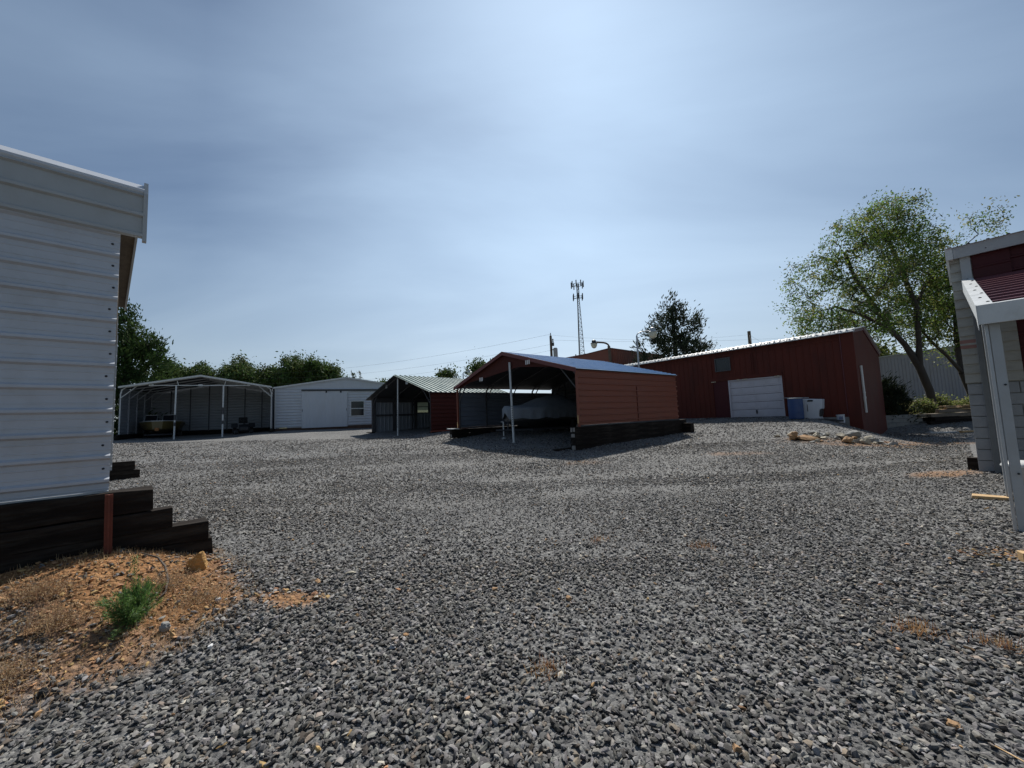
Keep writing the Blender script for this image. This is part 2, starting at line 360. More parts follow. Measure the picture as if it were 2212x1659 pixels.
def ground_mat():
    m = bpy.data.materials.new('gravel ground'); m.use_nodes = True
    N, L = m.node_tree.nodes, m.node_tree.links
    b = N['Principled BSDF']; b.inputs['Roughness'].default_value = .88; b.inputs['Specular IOR Level'].default_value = .2
    tc = N.new('ShaderNodeTexCoord')
    def tex(t, sc, **k):
        n = N.new(t); n.inputs['Scale'].default_value = sc; L.new(tc.outputs['Object'], n.inputs['Vector'])
        for a, v in k.items(): n.inputs[a].default_value = v
        return n
    def mix(f, a, c, mode='MIX'):
        n = N.new('ShaderNodeMixRGB'); n.blend_type = mode
        for i, v in enumerate((f, a, c)):
            if isinstance(v, (int, float)): n.inputs[i].default_value = v
            elif isinstance(v, tuple): n.inputs[i].default_value = (*v, 1)
            else: L.new(v, n.inputs[i])
        return n.outputs[0]
    def ramp(src, *st):
        r = N.new('ShaderNodeValToRGB'); L.new(src, r.inputs[0]); e = r.color_ramp.elements
        while len(e) < len(st): e.new(.5)
        for q, (p, c) in zip(e, st): q.position = p; q.color = (*c, 1)
        return r.outputs[0]
    vo = tex('ShaderNodeTexVoronoi', 26); vo2 = tex('ShaderNodeTexVoronoi', 11)
    sp = N.new('ShaderNodeSeparateColor'); L.new(vo.outputs['Color'], sp.inputs[0])
    sp2 = N.new('ShaderNodeSeparateColor'); L.new(vo2.outputs['Color'], sp2.inputs[0])
    peb = ramp(sp.outputs[0], (0, (.045,.046,.05)), (.45, (.13,.132,.138)), (.8, (.25,.25,.25)), (1, (.42,.42,.40)))
    peb2 = ramp(sp2.outputs[0], (0, (.05,.05,.055)), (.5, (.17,.17,.175)), (1, (.36,.36,.345)))
    vo3 = tex('ShaderNodeTexVoronoi', 95); sp3 = N.new('ShaderNodeSeparateColor'); L.new(vo3.outputs['Color'], sp3.inputs[0])
    fine = ramp(sp3.outputs[0], (0, (.07,.07,.07)), (.5, (.16,.158,.155)), (1, (.34,.335,.32)))
    gcol = mix(.4, peb, peb2); gcol = mix(.4, gcol, fine)
    big = tex('ShaderNodeTexNoise', .35, Detail=5.0)
    gcol = mix(.45, gcol, ramp(big.outputs[0], (.3, (.55,.55,.56)), (.7, (1.25,1.24,1.2))), 'MULTIPLY')
    n2 = tex('ShaderNodeTexNoise', 22, Detail=8.0, Roughness=.7); n3 = tex('ShaderNodeTexNoise', 3.0, Detail=6.0)
    dcol = ramp(n2.outputs[0], (.3, (.12,.058,.028)), (.5, (.32,.17,.075)), (.72, (.52,.32,.16)))
    dcol = mix(.5, dcol, ramp(n3.outputs[0], (.35, (.50,.45,.42)), (.65, (1.1,1.0,.95))), 'MULTIPLY')
    grs = ramp(n3.outputs[0], (.3, (.05,.075,.02)), (.55, (.14,.14,.05)), (.75, (.24,.21,.09)))
    at = N.new('ShaderNodeAttribute'); at.attribute_name = 'tint'
    sa = N.new('ShaderNodeSeparateColor'); L.new(at.outputs['Color'], sa.inputs[0])
    brk = N.new('ShaderNodeMath'); brk.operation = 'MULTIPLY_ADD'; brk.use_clamp = True
    L.new(n2.outputs[0], brk.inputs[0]); brk.inputs[1].default_value = 1.2; brk.inputs[2].default_value = -.6
    ad = N.new('ShaderNodeMath'); ad.operation = 'ADD'; ad.use_clamp = True; L.new(sa.outputs[0], ad.inputs[0]); ad.inputs[1].default_value = 0
    wn_ = N.new('ShaderNodeMath'); wn_.operation = 'MULTIPLY'; wn_.inputs[1].default_value = .8; L.new(sa.outputs[2], wn_.inputs[0])
    gcol = mix(wn_.outputs[0], gcol, mix(.6, fine, (.24,.235,.225)))
    c = mix(ad.outputs[0], gcol, dcol); c = mix(sa.outputs[1], c, grs)
    L.new(c, b.inputs['Base Color'])
    bp = N.new('ShaderNodeBump'); bp.inputs['Strength'].default_value = 1.0; bp.inputs['Distance'].default_value = .03
    mh = N.new('ShaderNodeMath'); mh.operation = 'ADD'; L.new(vo.outputs['Distance'], mh.inputs[0]); L.new(n2.outputs[0], mh.inputs[1])
    inv = N.new('ShaderNodeMath'); inv.operation = 'MULTIPLY'; inv.inputs[1].default_value = -1; L.new(vo.outputs['Distance'], inv.inputs[0]); L.new(inv.outputs[0], mh.inputs[0])
    L.new(mh.outputs[0], bp.inputs['Height']); L.new(bp.outputs[0], b.inputs['Normal'])
    return m
gro = fast_mesh('ground', np.c_[XX.ravel(), YY.ravel(), ZZ.ravel()], fs, ground_mat(), tint=tn, smooth=True)
tag(gro, kind='structure')

# loose crushed stone lying on the ground
def ico():
    t = (1+5**.5)/2
    v = np.array([(-1,t,0),(1,t,0),(-1,-t,0),(1,-t,0),(0,-1,t),(0,1,t),(0,-1,-t),(0,1,-t),(t,0,-1),(t,0,1),(-t,0,-1),(-t,0,1)], float)
    v /= np.linalg.norm(v[0])
    f = np.array([(0,11,5),(0,5,1),(0,1,7),(0,7,10),(0,10,11),(1,5,9),(5,11,4),(11,10,2),(10,7,6),(7,1,8),(3,9,4),(3,4,2),(3,2,6),(3,6,8),(3,8,9),(4,9,5),(2,4,11),(6,2,10),(8,6,7),(9,8,1)])
    return v, f
IV, IF = ico()
OV = np.array([(1,0,0),(-1,0,0),(0,1,0),(0,-1,0),(0,0,1),(0,0,-1)], float)
OF = np.array([(0,2,4),(2,1,4),(1,3,4),(3,0,4),(2,0,5),(1,2,5),(3,1,5),(0,3,5)])
def stone_cloud(px, py, size, tint, lowpoly=False, lift=.30, flat=.6):
    bv, bf = (OV, OF) if lowpoly else (IV, IF)
    n = len(px); k = len(bv)
    v = bv[None]*(1+RNG.uniform(-.30, .30, (n, k, 1)))+RNG.uniform(-.16, .16, (n, k, 3))
    sc = np.stack([RNG.uniform(.8, 1.5, n), RNG.uniform(.5, .95, n), RNG.uniform(flat-.22, flat+.18, n)], -1)
    v = v*sc[:, None]*(size/2)[:, None, None]
    tx, tz = RNG.normal(0, .38, n), RNG.uniform(0, 2*math.pi, n); ty = RNG.normal(0, .38, n)
    def rot(v, a, i, j):
        c, s_ = np.cos(a)[:, None], np.sin(a)[:, None]; A = v[..., i]*c-v[..., j]*s_; B = v[..., i]*s_+v[..., j]*c
        v[..., i] = A; v[..., j] = B
    rot(v, tx, 1, 2); rot(v, ty, 0, 2); rot(v, tz, 0, 1)
    z = gz(px, py)+size*lift
    v += np.stack([px, py, z], -1)[:, None]
    f = (bf[None]+(np.arange(n)*k)[:, None, None]).reshape(-1, 3)
    return v.reshape(-1, 3), f, np.repeat(tint, k, 0)
def tints(n, dirt):
    gv = RNG.beta(1.35, 2.6, n)*.33+.020
    col = np.stack([gv*RNG.uniform(1.0, 1.09, n), gv, gv*RNG.uniform(.88, 1.02, n), np.ones(n)], -1)
    warm = RNG.random(n) < .10
    col[warm, :3] *= np.array([1.18, 1.02, .86])
    u = RNG.random(n); tan = (u < .0035) | (u < dirt*.62)
    tv = RNG.uniform(.30, 1.0, tan.sum())
    col[tan, :3] = np.stack([.52*tv, .31*tv*RNG.uniform(.85, 1.15, tan.sum()), .145*tv], -1)
    pale = (RNG.random(n) < .006); col[pale, :3] = (.46, .42, .35)
    return col
def scatter(ntry, y0, y1, half=1.42, xpad=.6):
    y = np.sqrt(RNG.uniform(y0*y0, y1*y1, ntry)); x = RNG.uniform(-1, 1, ntry)*(half*y+xpad)
    return x, y
def occupied(x, y):
    m = np.zeros(x.shape, bool)
    d = (x+4.02)*.70+(y-3.9)*.714; n_ = (x+4.02)*-.714+(y-3.9)*.70
    m |= (n_ > .0) & (n_ < 6.1) & (d < .1)              # inside the white building
    d = (x-8.6)*.66-(y-7.1)*.75; n_ = (x-8.6)*.75+(y-7.1)*.66
    m |= (n_ > .02) & (d > -.2)
    return m
parts_ = []
for (cnt, y0, y1, lo, hi, lowp) in [(52000,1.25,4.4,.016,.050,False),(95000,1.25,7.5,.008,.024,True),(66000,4.0,8.8,.018,.046,False),(70000,8,14,.030,.060,True),(60000,13,24,.04,.075,True)]:
    x, y = scatter(cnt, y0, y1)
    # leftmost/rightmost strips beyond view are dropped; tyre tracks are worn finer
    dm = dirt_at(x, y); gm = grass_at(x, y)
    den = .5+.5*np.sin(x*.9+1.3*np.sin(y*.8))*np.sin(y*1.3+.7*np.sin(x*.6))
    track = track_at(x, y)
    keep = (RNG.random(cnt) < (1-.86*np.clip(dm*1.15, 0, 1))*(1-(.75 if hi > .03 else .15)*track)*(.62+.38*den)) & ~occupied(x, y) & (gm < .3) & (x > -1.5*y-1)
    x, y = x[keep], y[keep]; dm = dm[keep]
    sz = lo+(hi-lo)*RNG.beta(1.6, 2.4, len(x))*(1-.35*np.clip(track[keep], 0, 1)); sz *= (.85+.3*den[keep])
    parts_.append(stone_cloud(x, y, sz, tints(len(x), dm), lowp, flat=.45 if lowp else .47))
# extra chips of sandstone on the bare earth
x, y = RNG.uniform(-5.2, -1.9, 9000), RNG.uniform(1.7, 4.6, 9000); dm = dirt_at(x, y)
k = (dm > .4) & ~occupied(x, y); x, y = x[k], y[k]; sz = .008+.045*RNG.beta(1.2, 5, len(x))
tt = tints(len(x), np.full(len(x), 1.35)); parts_.append(stone_cloud(x, y, sz, tt, True, flat=.45, lift=.2))
off = 0; vv, ff, tt_ = [], [], []
for v, f, t in parts_: vv.append(v); ff.append(f+off); tt_.append(t); off += len(v)
gv_ = fast_mesh('gravel', np.concatenate(vv), np.concatenate(ff), M['stone'], tint=np.concatenate(tt_))
tag(gv_, 'loose grey crushed stone spread over the whole yard', 'gravel', kind='stuff')

# ------------------------------------------------------------ rocks
def rock_mesh(rx, ry, rz, seed, rough=.22, sub=3, cuts=10):
    r = np.random.default_rng(seed)
    import bmesh
    bm = bmesh.new(); bmesh.ops.create_icosphere(bm, subdivisions=sub, radius=1.0)
    pl = [(nrm(r.normal(size=3)), r.uniform(.38, .80)) for _ in range(cuts)]
    ph = r.uniform(0, 6, 9)
    for v in bm.verts:
        p = V3(v.co)
        for nn, dd in pl:
            e = p@nn-dd
            if e > 0: p = p-nn*e*.92
        w = math.sin(p[0]*5+ph[0])*math.sin(p[1]*6+ph[1])+.6*math.sin(p[2]*11+ph[2]+p[0]*4)+.4*math.sin(p[0]*15+p[1]*13+ph[3])
        p = p*(1+rough*.35*w)
        v.co = (p[0]*rx, p[1]*ry, p[2]*rz)
    me = bpy.data.meshes.new('rock'); bm.to_mesh(me); bm.free(); return me
def rock(name, x, y, r, rz, m, label, seed, group=None, z=None, tilt=(0,0), rough=.22):
    me = rock_mesh(*r, seed, rough); me.materials.append(m)
    o = bpy.data.objects.new(name, me); COL.objects.link(o)
    o.location = (x, y, (g(x, y) if z is None else z)+r[2]*.55); o.rotation_euler = (tilt[0], tilt[1], rz)
    return tag(o, label, 'rock', group)
rock('rock', -3.14, 3.93, (.115,.085,.155), .5, M['rock_ochre'], 'ochre upright rock against the end of the black timbers', 5, tilt=(3.3,.2))
G = 'rocks heaped in front of the red building'
for i, (x, y, r, rz, mt, lab) in enumerate([
    (9.75,13.75,(.26,.2,.17),.3,'rock_tan','reddish tan boulder at the left end of the rock heap'),
    (10.25,13.9,(.5,.3,.085),.1,'rock_tan','long flat tan slab lying on top at the left of the rock heap'),
    (10.2,13.55,(.42,.28,.1),-.2,'rock_tan','flat tan slab at the front left of the rock heap'),
    (10.75,14.0,(.22,.16,.12),.6,'rock_pale','small pale rock just right of the long flat slab'),
    (11.5,13.8,(.17,.2,.2),.2,'rock_pale','pointed cream rock standing in the middle of the heap'),
    (11.25,13.35,(.24,.2,.12),1.1,'rock_tan','reddish brown rock low in the middle of the heap'),
    (11.75,13.2,(.2,.18,.12),.9,'rock_pale','cream rock low at the front right of the heap'),
    (12.05,13.95,(.40,.26,.2),-.3,'rock_grey','big grey block at the right end of the rock heap'),
    (12.3,13.45,(.26,.2,.14),.5,'rock_grey','dark grey rock under the big grey block'),
    (12.7,13.9,(.26,.1,.08),.8,'rock_pale','narrow pale rock leaning off the right end of the heap'),
    (11.0,14.3,(.3,.24,.12),.0,'rock_grey','dark rock at the back of the heap')]):
    rock('rock', x, y, (r[0]*.95, r[1]*.9, r[2]*1.15), rz, M[mt], lab, 20+i, G, tilt=(RNG.uniform(-.2,.2), RNG.uniform(-.2,.2)))
for i in range(26):
    x, y = RNG.uniform(9.6, 13.0), RNG.uniform(13.1, 14.6); q = RNG.uniform(.05,.16)
    rock('rock', x, y, (q*1.3, q, q*.7), RNG.uniform(0,6), M[['rock_grey','rock_pale','rock_tan'][int(i % 5 > 2)+int(i % 7 == 0)]], 'small broken stone among the rocks heaped in front of the red building', 300+i, G)
for i, (x, y, r, mt, lab) in enumerate([
    (4.62,4.42,(.04,.035,.03),'rock_pale','round cream stone alone on the gravel left of the nearest white post'),
    (3.35,2.05,(.05,.03,.028),'rock_pale','pale stone with orange end in the gravel at the lower right'),
    (.98,1.95,(.04,.032,.028),'rock_tan','brown and tan stone in the gravel at the bottom right of centre'),
    (-1.95,3.9,(.035,.03,.025),'rock_tan','small orange stone on gravel right of the ochre upright rock'),
    (-1.72,4.1,(.06,.035,.03),'rock_pale','pale tan stone right of the bare earth tongue'),
    (-.24,3.75,(.035,.03,.025),'rock_tan','orange chip on the gravel at mid left of centre'),
    (.42,3.52,(.042,.03,.024),'rock_tan','orange chip on the gravel just right of centre'),
    (2.1,2.05,(.035,.03,.022),'rock_tan','rust red chip on the gravel left of the dry grass tuft')]):
    rock('stone', x, y, r, i*.8, M[mt], lab, 50+i, 'odd coloured stones on the gravel')

# ------------------------------------------------------------ timbers
def timber(x, y, z, L, h, w, ang, label, group, seed, endcol=None, cat='timber', name='railroad_tie', m='timber'):
    """beam with its start at (x, y), running along ang, top surface at z"""
    r = np.random.default_rng(seed)
    mb = MB(); n = max(4, int(L/.3)); vs = []
    for i in range(n+1):
        t = L*i/n; j = r.normal(0, .006, (4, 2))
        if i in (0, n): t += r.normal(0, .01)
        for (a, b), q in zip([(-w/2, -h), (w/2, -h), (w/2, 0), (-w/2, 0)], j): vs.append((t+r.normal(0, .004), a+q[0], b+q[1]))
    fs = [(i*4+k, i*4+(k+1) % 4, (i+1)*4+(k+1) % 4, (i+1)*4+k) for i in range(n) for k in range(4)]+[(3,2,1,0), (n*4, n*4+1, n*4+2, n*4+3)]
    mb.add(vs, [q[::-1] for q in fs])
    o = mb.build(name, M[m], bevel=.008); o.location = (x, y, z); o.rotation_euler = (r.normal(0, .01), 0, ang)
    if endcol:
        e = MB()
        for (a, b, c, d) in endcol: e.box(-.012, a, b, -.004, c, d)
        e.build('end_face', M['timber_end'], o)
    return tag(o, label, cat, group)
A45 = math.atan2(.714, .70)
Gl = 'black timbers stacked under the near white building'
for i, (top, t1, lab) in enumerate([(1.02,.33,'top black timber under the near white building, shortest of the stack'),
                              (.79,.48,'second black timber from the top under the near white building'),
                              (.60,.78,'third black timber down, its end reaching out past the rusty stake'),
                              (.415,.81,'bottom black timber lying on the bare orange earth')]):
    L = 4.2+t1; dd = -.115
    timber(-4.02-.7*4.2+.714*dd*.0, 3.9-.714*4.2, top, L, .195 if i else .215, .22, A45, lab, Gl, 70+i)
for i, (top, t1) in enumerate([(.80,.42),(.56,.55)]):
    ox, oy = -4.02-.714*9.75, 3.9+.70*9.75
    timber(ox-.7*3.0, oy-.714*3.0, top, 3.0+t1, .23, .22, A45, ['upper black timber end seen past the near white building','lower black timber end seen past the near white building'][i], Gl, 80+i)
st = MB(); st.box(-.028,-.008,0,.028,.008,.62); st.box(-.006,-.03,0,.006,-.008,.62)
o = st.build('steel_stake', M['rust']); o.location = (-3.955+.10*.9, 3.93-.10*.9-.07, .40); o.rotation_euler = (0, R(-1), A45)
tag(o, 'rusty red steel stake driven in front of the black timbers', 'stake')

# ------------------------------------------------------------ near white building (left)
def near_white():
    b = empty('white_metal_building', (-4.02, 3.9, .35), A45-math.pi, 'near white ribbed metal building on black timbers at the left edge', 'building')
    # local: +x runs back along the wall (away from its visible end), -y is into the building ... wall plane y=0, outside is +y
    z0, zt = .69, 3.30        # wall bottom and the lower edge of the eave sheet (above the empty)
    Lw = 7.0
    w = MB(); w.ribs((0,0,z0), (Lw,0,0), (0,0,zt-z0+.1), (0,1,0), h=.032, w0=.062, w1=.024, minor=.004, off=.10)
    wall = w.build('wall', M['whitesheet'], b)
    s_ = MB()
    for k in range(12):
        zz = z0+.10+.2286*k+.115
        if zz < zt: 
            x_ = .045+.012*math.sin(k*2.1)
            s_.lathe([(.001,0),(.011,0),(.011,.004),(.006,.008),(.001,.009)], (0,0,0), 8)
            q = s_.v[-1].copy(); s_.v[-1] = np.stack([q[:,0]+x_, q[:,2]+.0005, q[:,1]+zz], -1)
            s_.lathe([(.001,0),(.011,0),(.011,.004),(.006,.008),(.001,.009)], (0,0,0), 8)
            q = s_.v[-1].copy(); s_.v[-1] = np.stack([q[:,0]+x_+1.5, q[:,2]+.0005, q[:,1]+zz], -1)
    build_each(s_, 'screw', M['screw'], wall)
    bt = MB(); bt.box(0,-.05,z0-.03,Lw,.012,z0-.003); bt.build('base_rail', M['galv'], b)
    # eave sheet hanging over the wall, then the bend, then the roof
    e = MB(); x0 = -.165
    e.ribs((x0,.035,zt), (Lw-x0,0,0), (0,0,.50), (0,1,0), h=.030, w0=.06, w1=.028, off=.03)
    eave = e.build('eave_sheet', M['trim'], b)
    r = MB(); W2 = 3.0; slope = .26
    pts = [(.035,zt+.50),(.050,zt+.52),(.048,zt+.545),(-.055,zt+.635),(-.08,zt+.64)]
    vs = [(x0,y,z) for y,z in pts]+[(Lw,y,z) for y,z in pts]; n = len(pts)
    r.add(vs, [(i,i+n,i+1+n,i+1) for i in range(n-1)])
    r.build('roof_bend', M['white'], b)
    rf = MB()
    yR, zR = -W2, zt+.64+slope*(W2-.08)
    rf.ribs((x0,-.08,zt+.64), (Lw-x0,0,0), (0,yR+.08,zR-zt-.64), (0,slope,1), off=.1)
    rf.ribs((x0,yR,zR), (Lw-x0,0,0), (.08,-W2+.08,-(zR-zt-.64)), (0,-slope,1), off=.1)
    rf.build('roof', M['whitesheet'], b)
    un = MB(); un.obox((x0,-.08,zt+.60), (Lw-x0,0,0), (0,yR+.08,zR-zt-.64), (0,0,.02)); un.obox((x0,yR,zR-.04), (Lw-x0,0,0), (.08,-W2+.08,-(zR-zt-.64)), (0,0,.02))
    un.build('roof_underside', M['plankdark'], b)
    # end trim around the front edge of the roof
    t = MB(); q = .03
    t.box(x0-q,-.0,zt-.03,x0+.004,.062,zt+.50); t.obox((x0-q,0,zt+.50),(q+.004,0,0),(0,.062,0),(0,-.07,.15))
    t.obox((x0-q,-.08,zt+.54),(q,0,0),(0,yR+.08,zR-zt-.64),(0,0,.12)); t.obox((x0-q,yR,zR-.10),(q,0,0),(.09,-W2+.08,-(zR-zt-.64)),(0,0,.12))
    t.build('end_trim', M['trim'], b)
    # far side wall, a gable panel above the open front, front posts
    f = MB(); f.ribs((0,-2*W2+.05,z0-.2), (Lw,0,0), (0,0,zt-z0+.2), (0,-1,0)); f.build('far_wall', M['whitesheet'], b)
    gp = MB(); gp.prism([(.02,-.05,zt-.25),(.02,-.05,zt+.55),(.02,yR,zR-.09),(.02,-2*W2+.06,zt+.55),(.02,-2*W2+.06,zt-.25),(.02,-2*W2+1.2,zt+.35),(.02,-1.3,zt+.35)], (.03,0,0)); gp.build('gable_panel', M['plankdark'], b)
    p = MB()
    for yy in (-.04,-2*W2+.1): p.box(.01,yy-.04,z0,.07,yy+.03,zt+.4)
    build_each(p, 'corner_post', M['galv'], b)
near_white()

# ------------------------------------------------------------ generic arched carport
def carport(name, label, L0, R0, zbase, depth, eave, ridge, roofmat, undermat, ribs_along=True, side=('sheet','sheet'), back=True, wallmat=None, inner=None,
            nframe=5, front_over=.25, side_over=.15, zleft=0, zright=0, gable=None, posts=(), framemat='galvpaint', wall_gap=(0,0), category='carport', braces=True, endtrim=None, minor=False, backmat=None, framepost='galvpaint'):
    L0, R0 = V3(L0), V3(R0); e = R0-L0; W = np.linalg.norm(e); ang = math.atan2(e[1], e[0])
    b = empty(name, (L0[0], L0[1], zbase), ang, label, category)
    def H(x): return eave+(ridge-eave)*(1-abs(x-W/2)/(W/2))
    sl = (ridge-eave)/(W/2)
    rf = MB(); fo, so_ = front_over, side_over
    for sgn, x0, x1 in ((-1, -so_, W/2), (1, W+so_, W/2)):
        O = (x0, -fo, H(W+so_) if 0 else eave-sl*so_); Vv = (x1-x0, 0, ridge-(eave-sl*so_))
        if ribs_along: rf.ribs(O, (0, depth+fo, 0), Vv, (-sgn*-1*sl, 0, 1), off=.12, h=.025, w0=.07)
        else: rf.ribs(O, Vv, (0, depth+fo, 0), (sgn*sl, 0, 1), off=.12, h=.05, w0=.10, w1=.05, pitch=.36)
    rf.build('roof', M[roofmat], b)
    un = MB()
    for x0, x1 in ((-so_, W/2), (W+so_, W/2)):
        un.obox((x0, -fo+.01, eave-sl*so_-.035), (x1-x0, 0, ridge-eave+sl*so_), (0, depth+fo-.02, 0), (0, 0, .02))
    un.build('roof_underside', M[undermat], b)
    if endtrim:
        m_, dh = endtrim; t = MB()
        for x0, x1 in ((-so_, W/2), (W+so_, W/2)):
            t.obox((x0, -fo-.02, eave-sl*so_-dh+.02), (x1-x0, 0, ridge-eave+sl*so_), (0, .02, 0), (0, 0, dh))
        t.build('end_trim', M[m_], b)
    for i in range(nframe):
        y = .04+(depth-.1)*i/(nframe-1); f = MB()
        c = .45
        pts = [(.04, y, zleft), (.04, y, eave-.5), (.10, y, eave-.20), (.30, y, H(.30)-.09), (W/2, y, ridge-.09), (W-.30, y, H(.30)-.09), (W-.10, y, eave-.20), (W-.04, y, eave-.5), (W-.04, y, zright)]
        f.tube(pts, .043, 4)
        if braces:
            for s2 in (0, 1):
                q = lambda x: x if not s2 else W-x
                f.tube([(q(.06), y-.03, eave-.75), (q(.85), y-.03, H(.85)-.12)], .028, 4)
        f.build('arch_frame', M[framepost if i == 0 else framemat], b)
    for k, xx in enumerate((0.0, W)):
        if not side[k]: continue
        z0 = (zleft, zright)[k]; top = eave-wall_gap[k]-.05
        w = MB(); nn = (-1, 0, 0) if k == 0 else (1, 0, 0)
        w.ribs((xx, 0, z0+.03), (0, depth, 0), (0, 0, top-z0-.03), nn, h=.045, w0=.05, w1=.03)
        o = w.build('side_wall', M[wallmat], b)
        if inner:
            iw = MB(); xi = xx+(.012 if k == 0 else -.012); iw.ribs((xi, .0, z0+.04), (0, depth, 0), (0, 0, top-z0-.05), tuple(-a for a in nn), h=.03, w0=.09)
            iw.build('inner_lining', M[inner], o)
        rl = MB(); rl.box(xx-.04, -.01, z0-.04, xx+.05, depth, z0+.025); rl.build('base_rail', M['frame_dark'], b)
    if back:
        w = MB(); zb = max(zleft, zright)
        w.ribs((0, depth, zb), (W, 0, 0), (0, 0, eave-zb), (0, -1, 0), h=.05, w0=.10); o = w.build('back_wall', M[backmat or wallmat], b)
        gb = MB(); gb.prism([(0, depth+.03, eave-.02), (W, depth+.03, eave-.02), (W/2, depth+.03, ridge-.05)], (0, .03, 0)); gb.build('rear_gable', M[backmat or wallmat], b)
        gi = MB()
        for i in range(1, 7):
            x = W*i/7; gi.box(x-.03, depth-.09, zb, x+.03, depth-.03, H(x)-.1)
        build_each(gi, 'wall_stud', M['frame_dark'], b)
    return b, W, H, ang

def l2w(b, x, y, z=0):
    a = b.rotation_euler.z; return (b.location.x+x*math.cos(a)-y*math.sin(a), b.location.y+x*math.sin(a)+y*math.cos(a), b.location.z+z)

# --- grey open carport, far left
b, W, H, a = carport('open_carport', 'grey open carport with arched white front frame beside the white barn', (-26.37,26.0), (-18.55,29.92), 1.05, 5.6, 3.62, 4.45,
    'trim', 'sheet_in', zleft=.42, zright=.42, wallmat='sheet_grey', inner='sheet_grey', nframe=5, endtrim=('trimw', .12), side_over=.0, framepost='trimw')
h = MB(); h.tube([(1.6,-.05,3.72),(W-1.4,-.05,3.72)], .04, 4)
h.tube([(3.1,-.05,3.72),(3.0,-.05,4.12)], .03, 4); h.tube([(W-3.0,-.05,3.72),(W-2.9,-.05,4.1)], .03, 4)
h.box(1.5,-.09,3.68,1.75,-.02,3.8); h.box(W/2-.15,-.09,3.66,W/2+.1,-.02,3.8); h.box(W-1.6,-.09,3.68,W-1.4,-.02,3.8)
h.build('cross_bar', M['trimw'], b)
def prop(x, y, ztop, label, group, lean=(0,0), r=.03, holes=None, bandz=()):
    z0 = g(x, y); o = empty('prop_pole', (x, y, z0-.03), 0, label, 'pole', group)
    p = MB(); Hh = ztop-z0
    p.tube([(lean[0],lean[1],0.0),(0,0,Hh)], r, 12); p.tube([(lean[0],lean[1],0),(lean[0],lean[1],.03)], r*1.5, 10)
    pole = p.build('tube', M['trimw'], o)
    if holes:
        q = MB()
        for k in range(holes[2]):
            zz = holes[0]+(holes[1]-holes[0])*k/holes[2]; f = 1-zz/Hh
            q.box(lean[0]*f-.014, lean[1]*f-r-.004, zz, lean[0]*f+.014, lean[1]*f-r+.004, zz+(holes[1]-holes[0])/holes[2]*.5)
        build_each(q, 'adjusting_hole', M['black'], pole)
    for (z_, l_) in bandz:
        q = MB(); f = 1-z_/Hh; q.tube([(lean[0]*f,lean[1]*f,z_),(lean[0]*(1-(z_+l_)/Hh),lean[1]*(1-(z_+l_)/Hh),z_+l_)], r*1.25, 12); q.build('dark_sleeve', M['frame_dark'], pole)
    return o
GP = 'white poles propping the fronts of the carports'
p1 = l2w(b, 3.05, -.35); prop(p1[0], p1[1], 4.78, 'left white pole with two dark sleeves under the grey open carport', GP, lean=(.06,-.12), r=.05, bandz=((1.35,.38),(.95,.25)))
p2 = l2w(b, 5.75, -.35); prop(p2[0], p2[1], 4.78, 'right white pole with two dark sleeves under the grey open carport', GP, lean=(.08,-.12), r=.05, bandz=((1.65,.5),(.95,.25)))
Gc = 'dark timbers under the grey open carport'
for k, (x, z) in enumerate([(0,.4),(W,.4)]):
    q = l2w(b, x, -.25); timber(q[0], q[1], 1.05+z, 5.6, max(.3, 1.05+z-g(q[0], q[1])+.15), .22, a+math.pi/2, ['dark timber beam under the left side of the grey open carport','dark timber beam under the right side of the grey open carport, by the barn'][k], Gc, 90+k)
q = l2w(b, 0, 5.7); timber(q[0], q[1], 1.55, W, .6, .22, a, 'dark timber beam under the back wall of the grey open carport', Gc, 93)
OPEN = b

# --- white barn
bw = empty('white_barn', (-18.78,30.7,1.1), math.atan2(3.0,6.52), 'white ribbed metal barn with sliding door and one window', 'building')
BW, BE, BR = 10.4, 3.58, 4.42
w = MB()
def bx_(a, b_, z0, z1): w.ribs((a,0,z0), (b_-a,0,0), (0,0,z1-z0), (0,-1,0), h=.05, w0=.10, w1=.03, off=(.1-z0+.36) % .2286)
bx_(0,1.88,.36,BE); bx_(1.88,5.3,3.25,BE); bx_(5.3,5.5,.36,BE); bx_(5.5,6.62,2.42,BE); bx_(5.5,6.62,.36,1.10); bx_(6.62,BW,.36,BE)
w.prism([(0,0,BE),(BW,0,BE),(BW/2,0,BR-.02)], (0,.03,0))
for k in range(1,4):
    z_ = BE+.2*k; hw = (BR-z_)/(BR-BE)*BW/2; w.box(BW/2-hw+.1,-.02,z_-.03,BW/2+hw-.1,0,z_)
w.build('front_wall', M['white'], bw)
w = MB(); w.ribs((0,0,.36),(0,9,0),(0,0,BE-.36),(-1,0,0)); w.ribs((BW,0,.36),(0,9,0),(0,0,BE-.36),(1,0,0)); w.box(0,9,.3,BW,9.03,BE); build_each(w, 'side_wall', M['white'], bw)
rf = MB(); sl = (BR-BE)/(BW/2)
rf.ribs((-.15,-.12,BE-.15*sl+.02),(0,9.2,0),(BW/2+.15,0,BR-BE+.15*sl),(-sl,0,1)); rf.ribs((BW+.15,-.12,BE-.15*sl+.02),(0,9.2,0),(-BW/2-.15,0,BR-BE+.15*sl),(sl,0,1)); rf.build('roof', M['whitesheet'], bw)
t = MB()
for x0, x1 in ((-.15,BW/2),(BW+.15,BW/2)): t.obox((x0,-.15,BE-.15*sl-.09),(x1-x0,0,BR-BE+.15*sl),(0,.03,0),(0,0,.12))
t.box(-.03,-.04,.33,.08,.0,BE); t.build('trim', M['trimw'], bw)
f = MB(); f.box(0,.02,-.2,BW,.2,.34); f.build('foundation', mat('brown footing', (.09,.055,.04), .9, var=.3), bw)
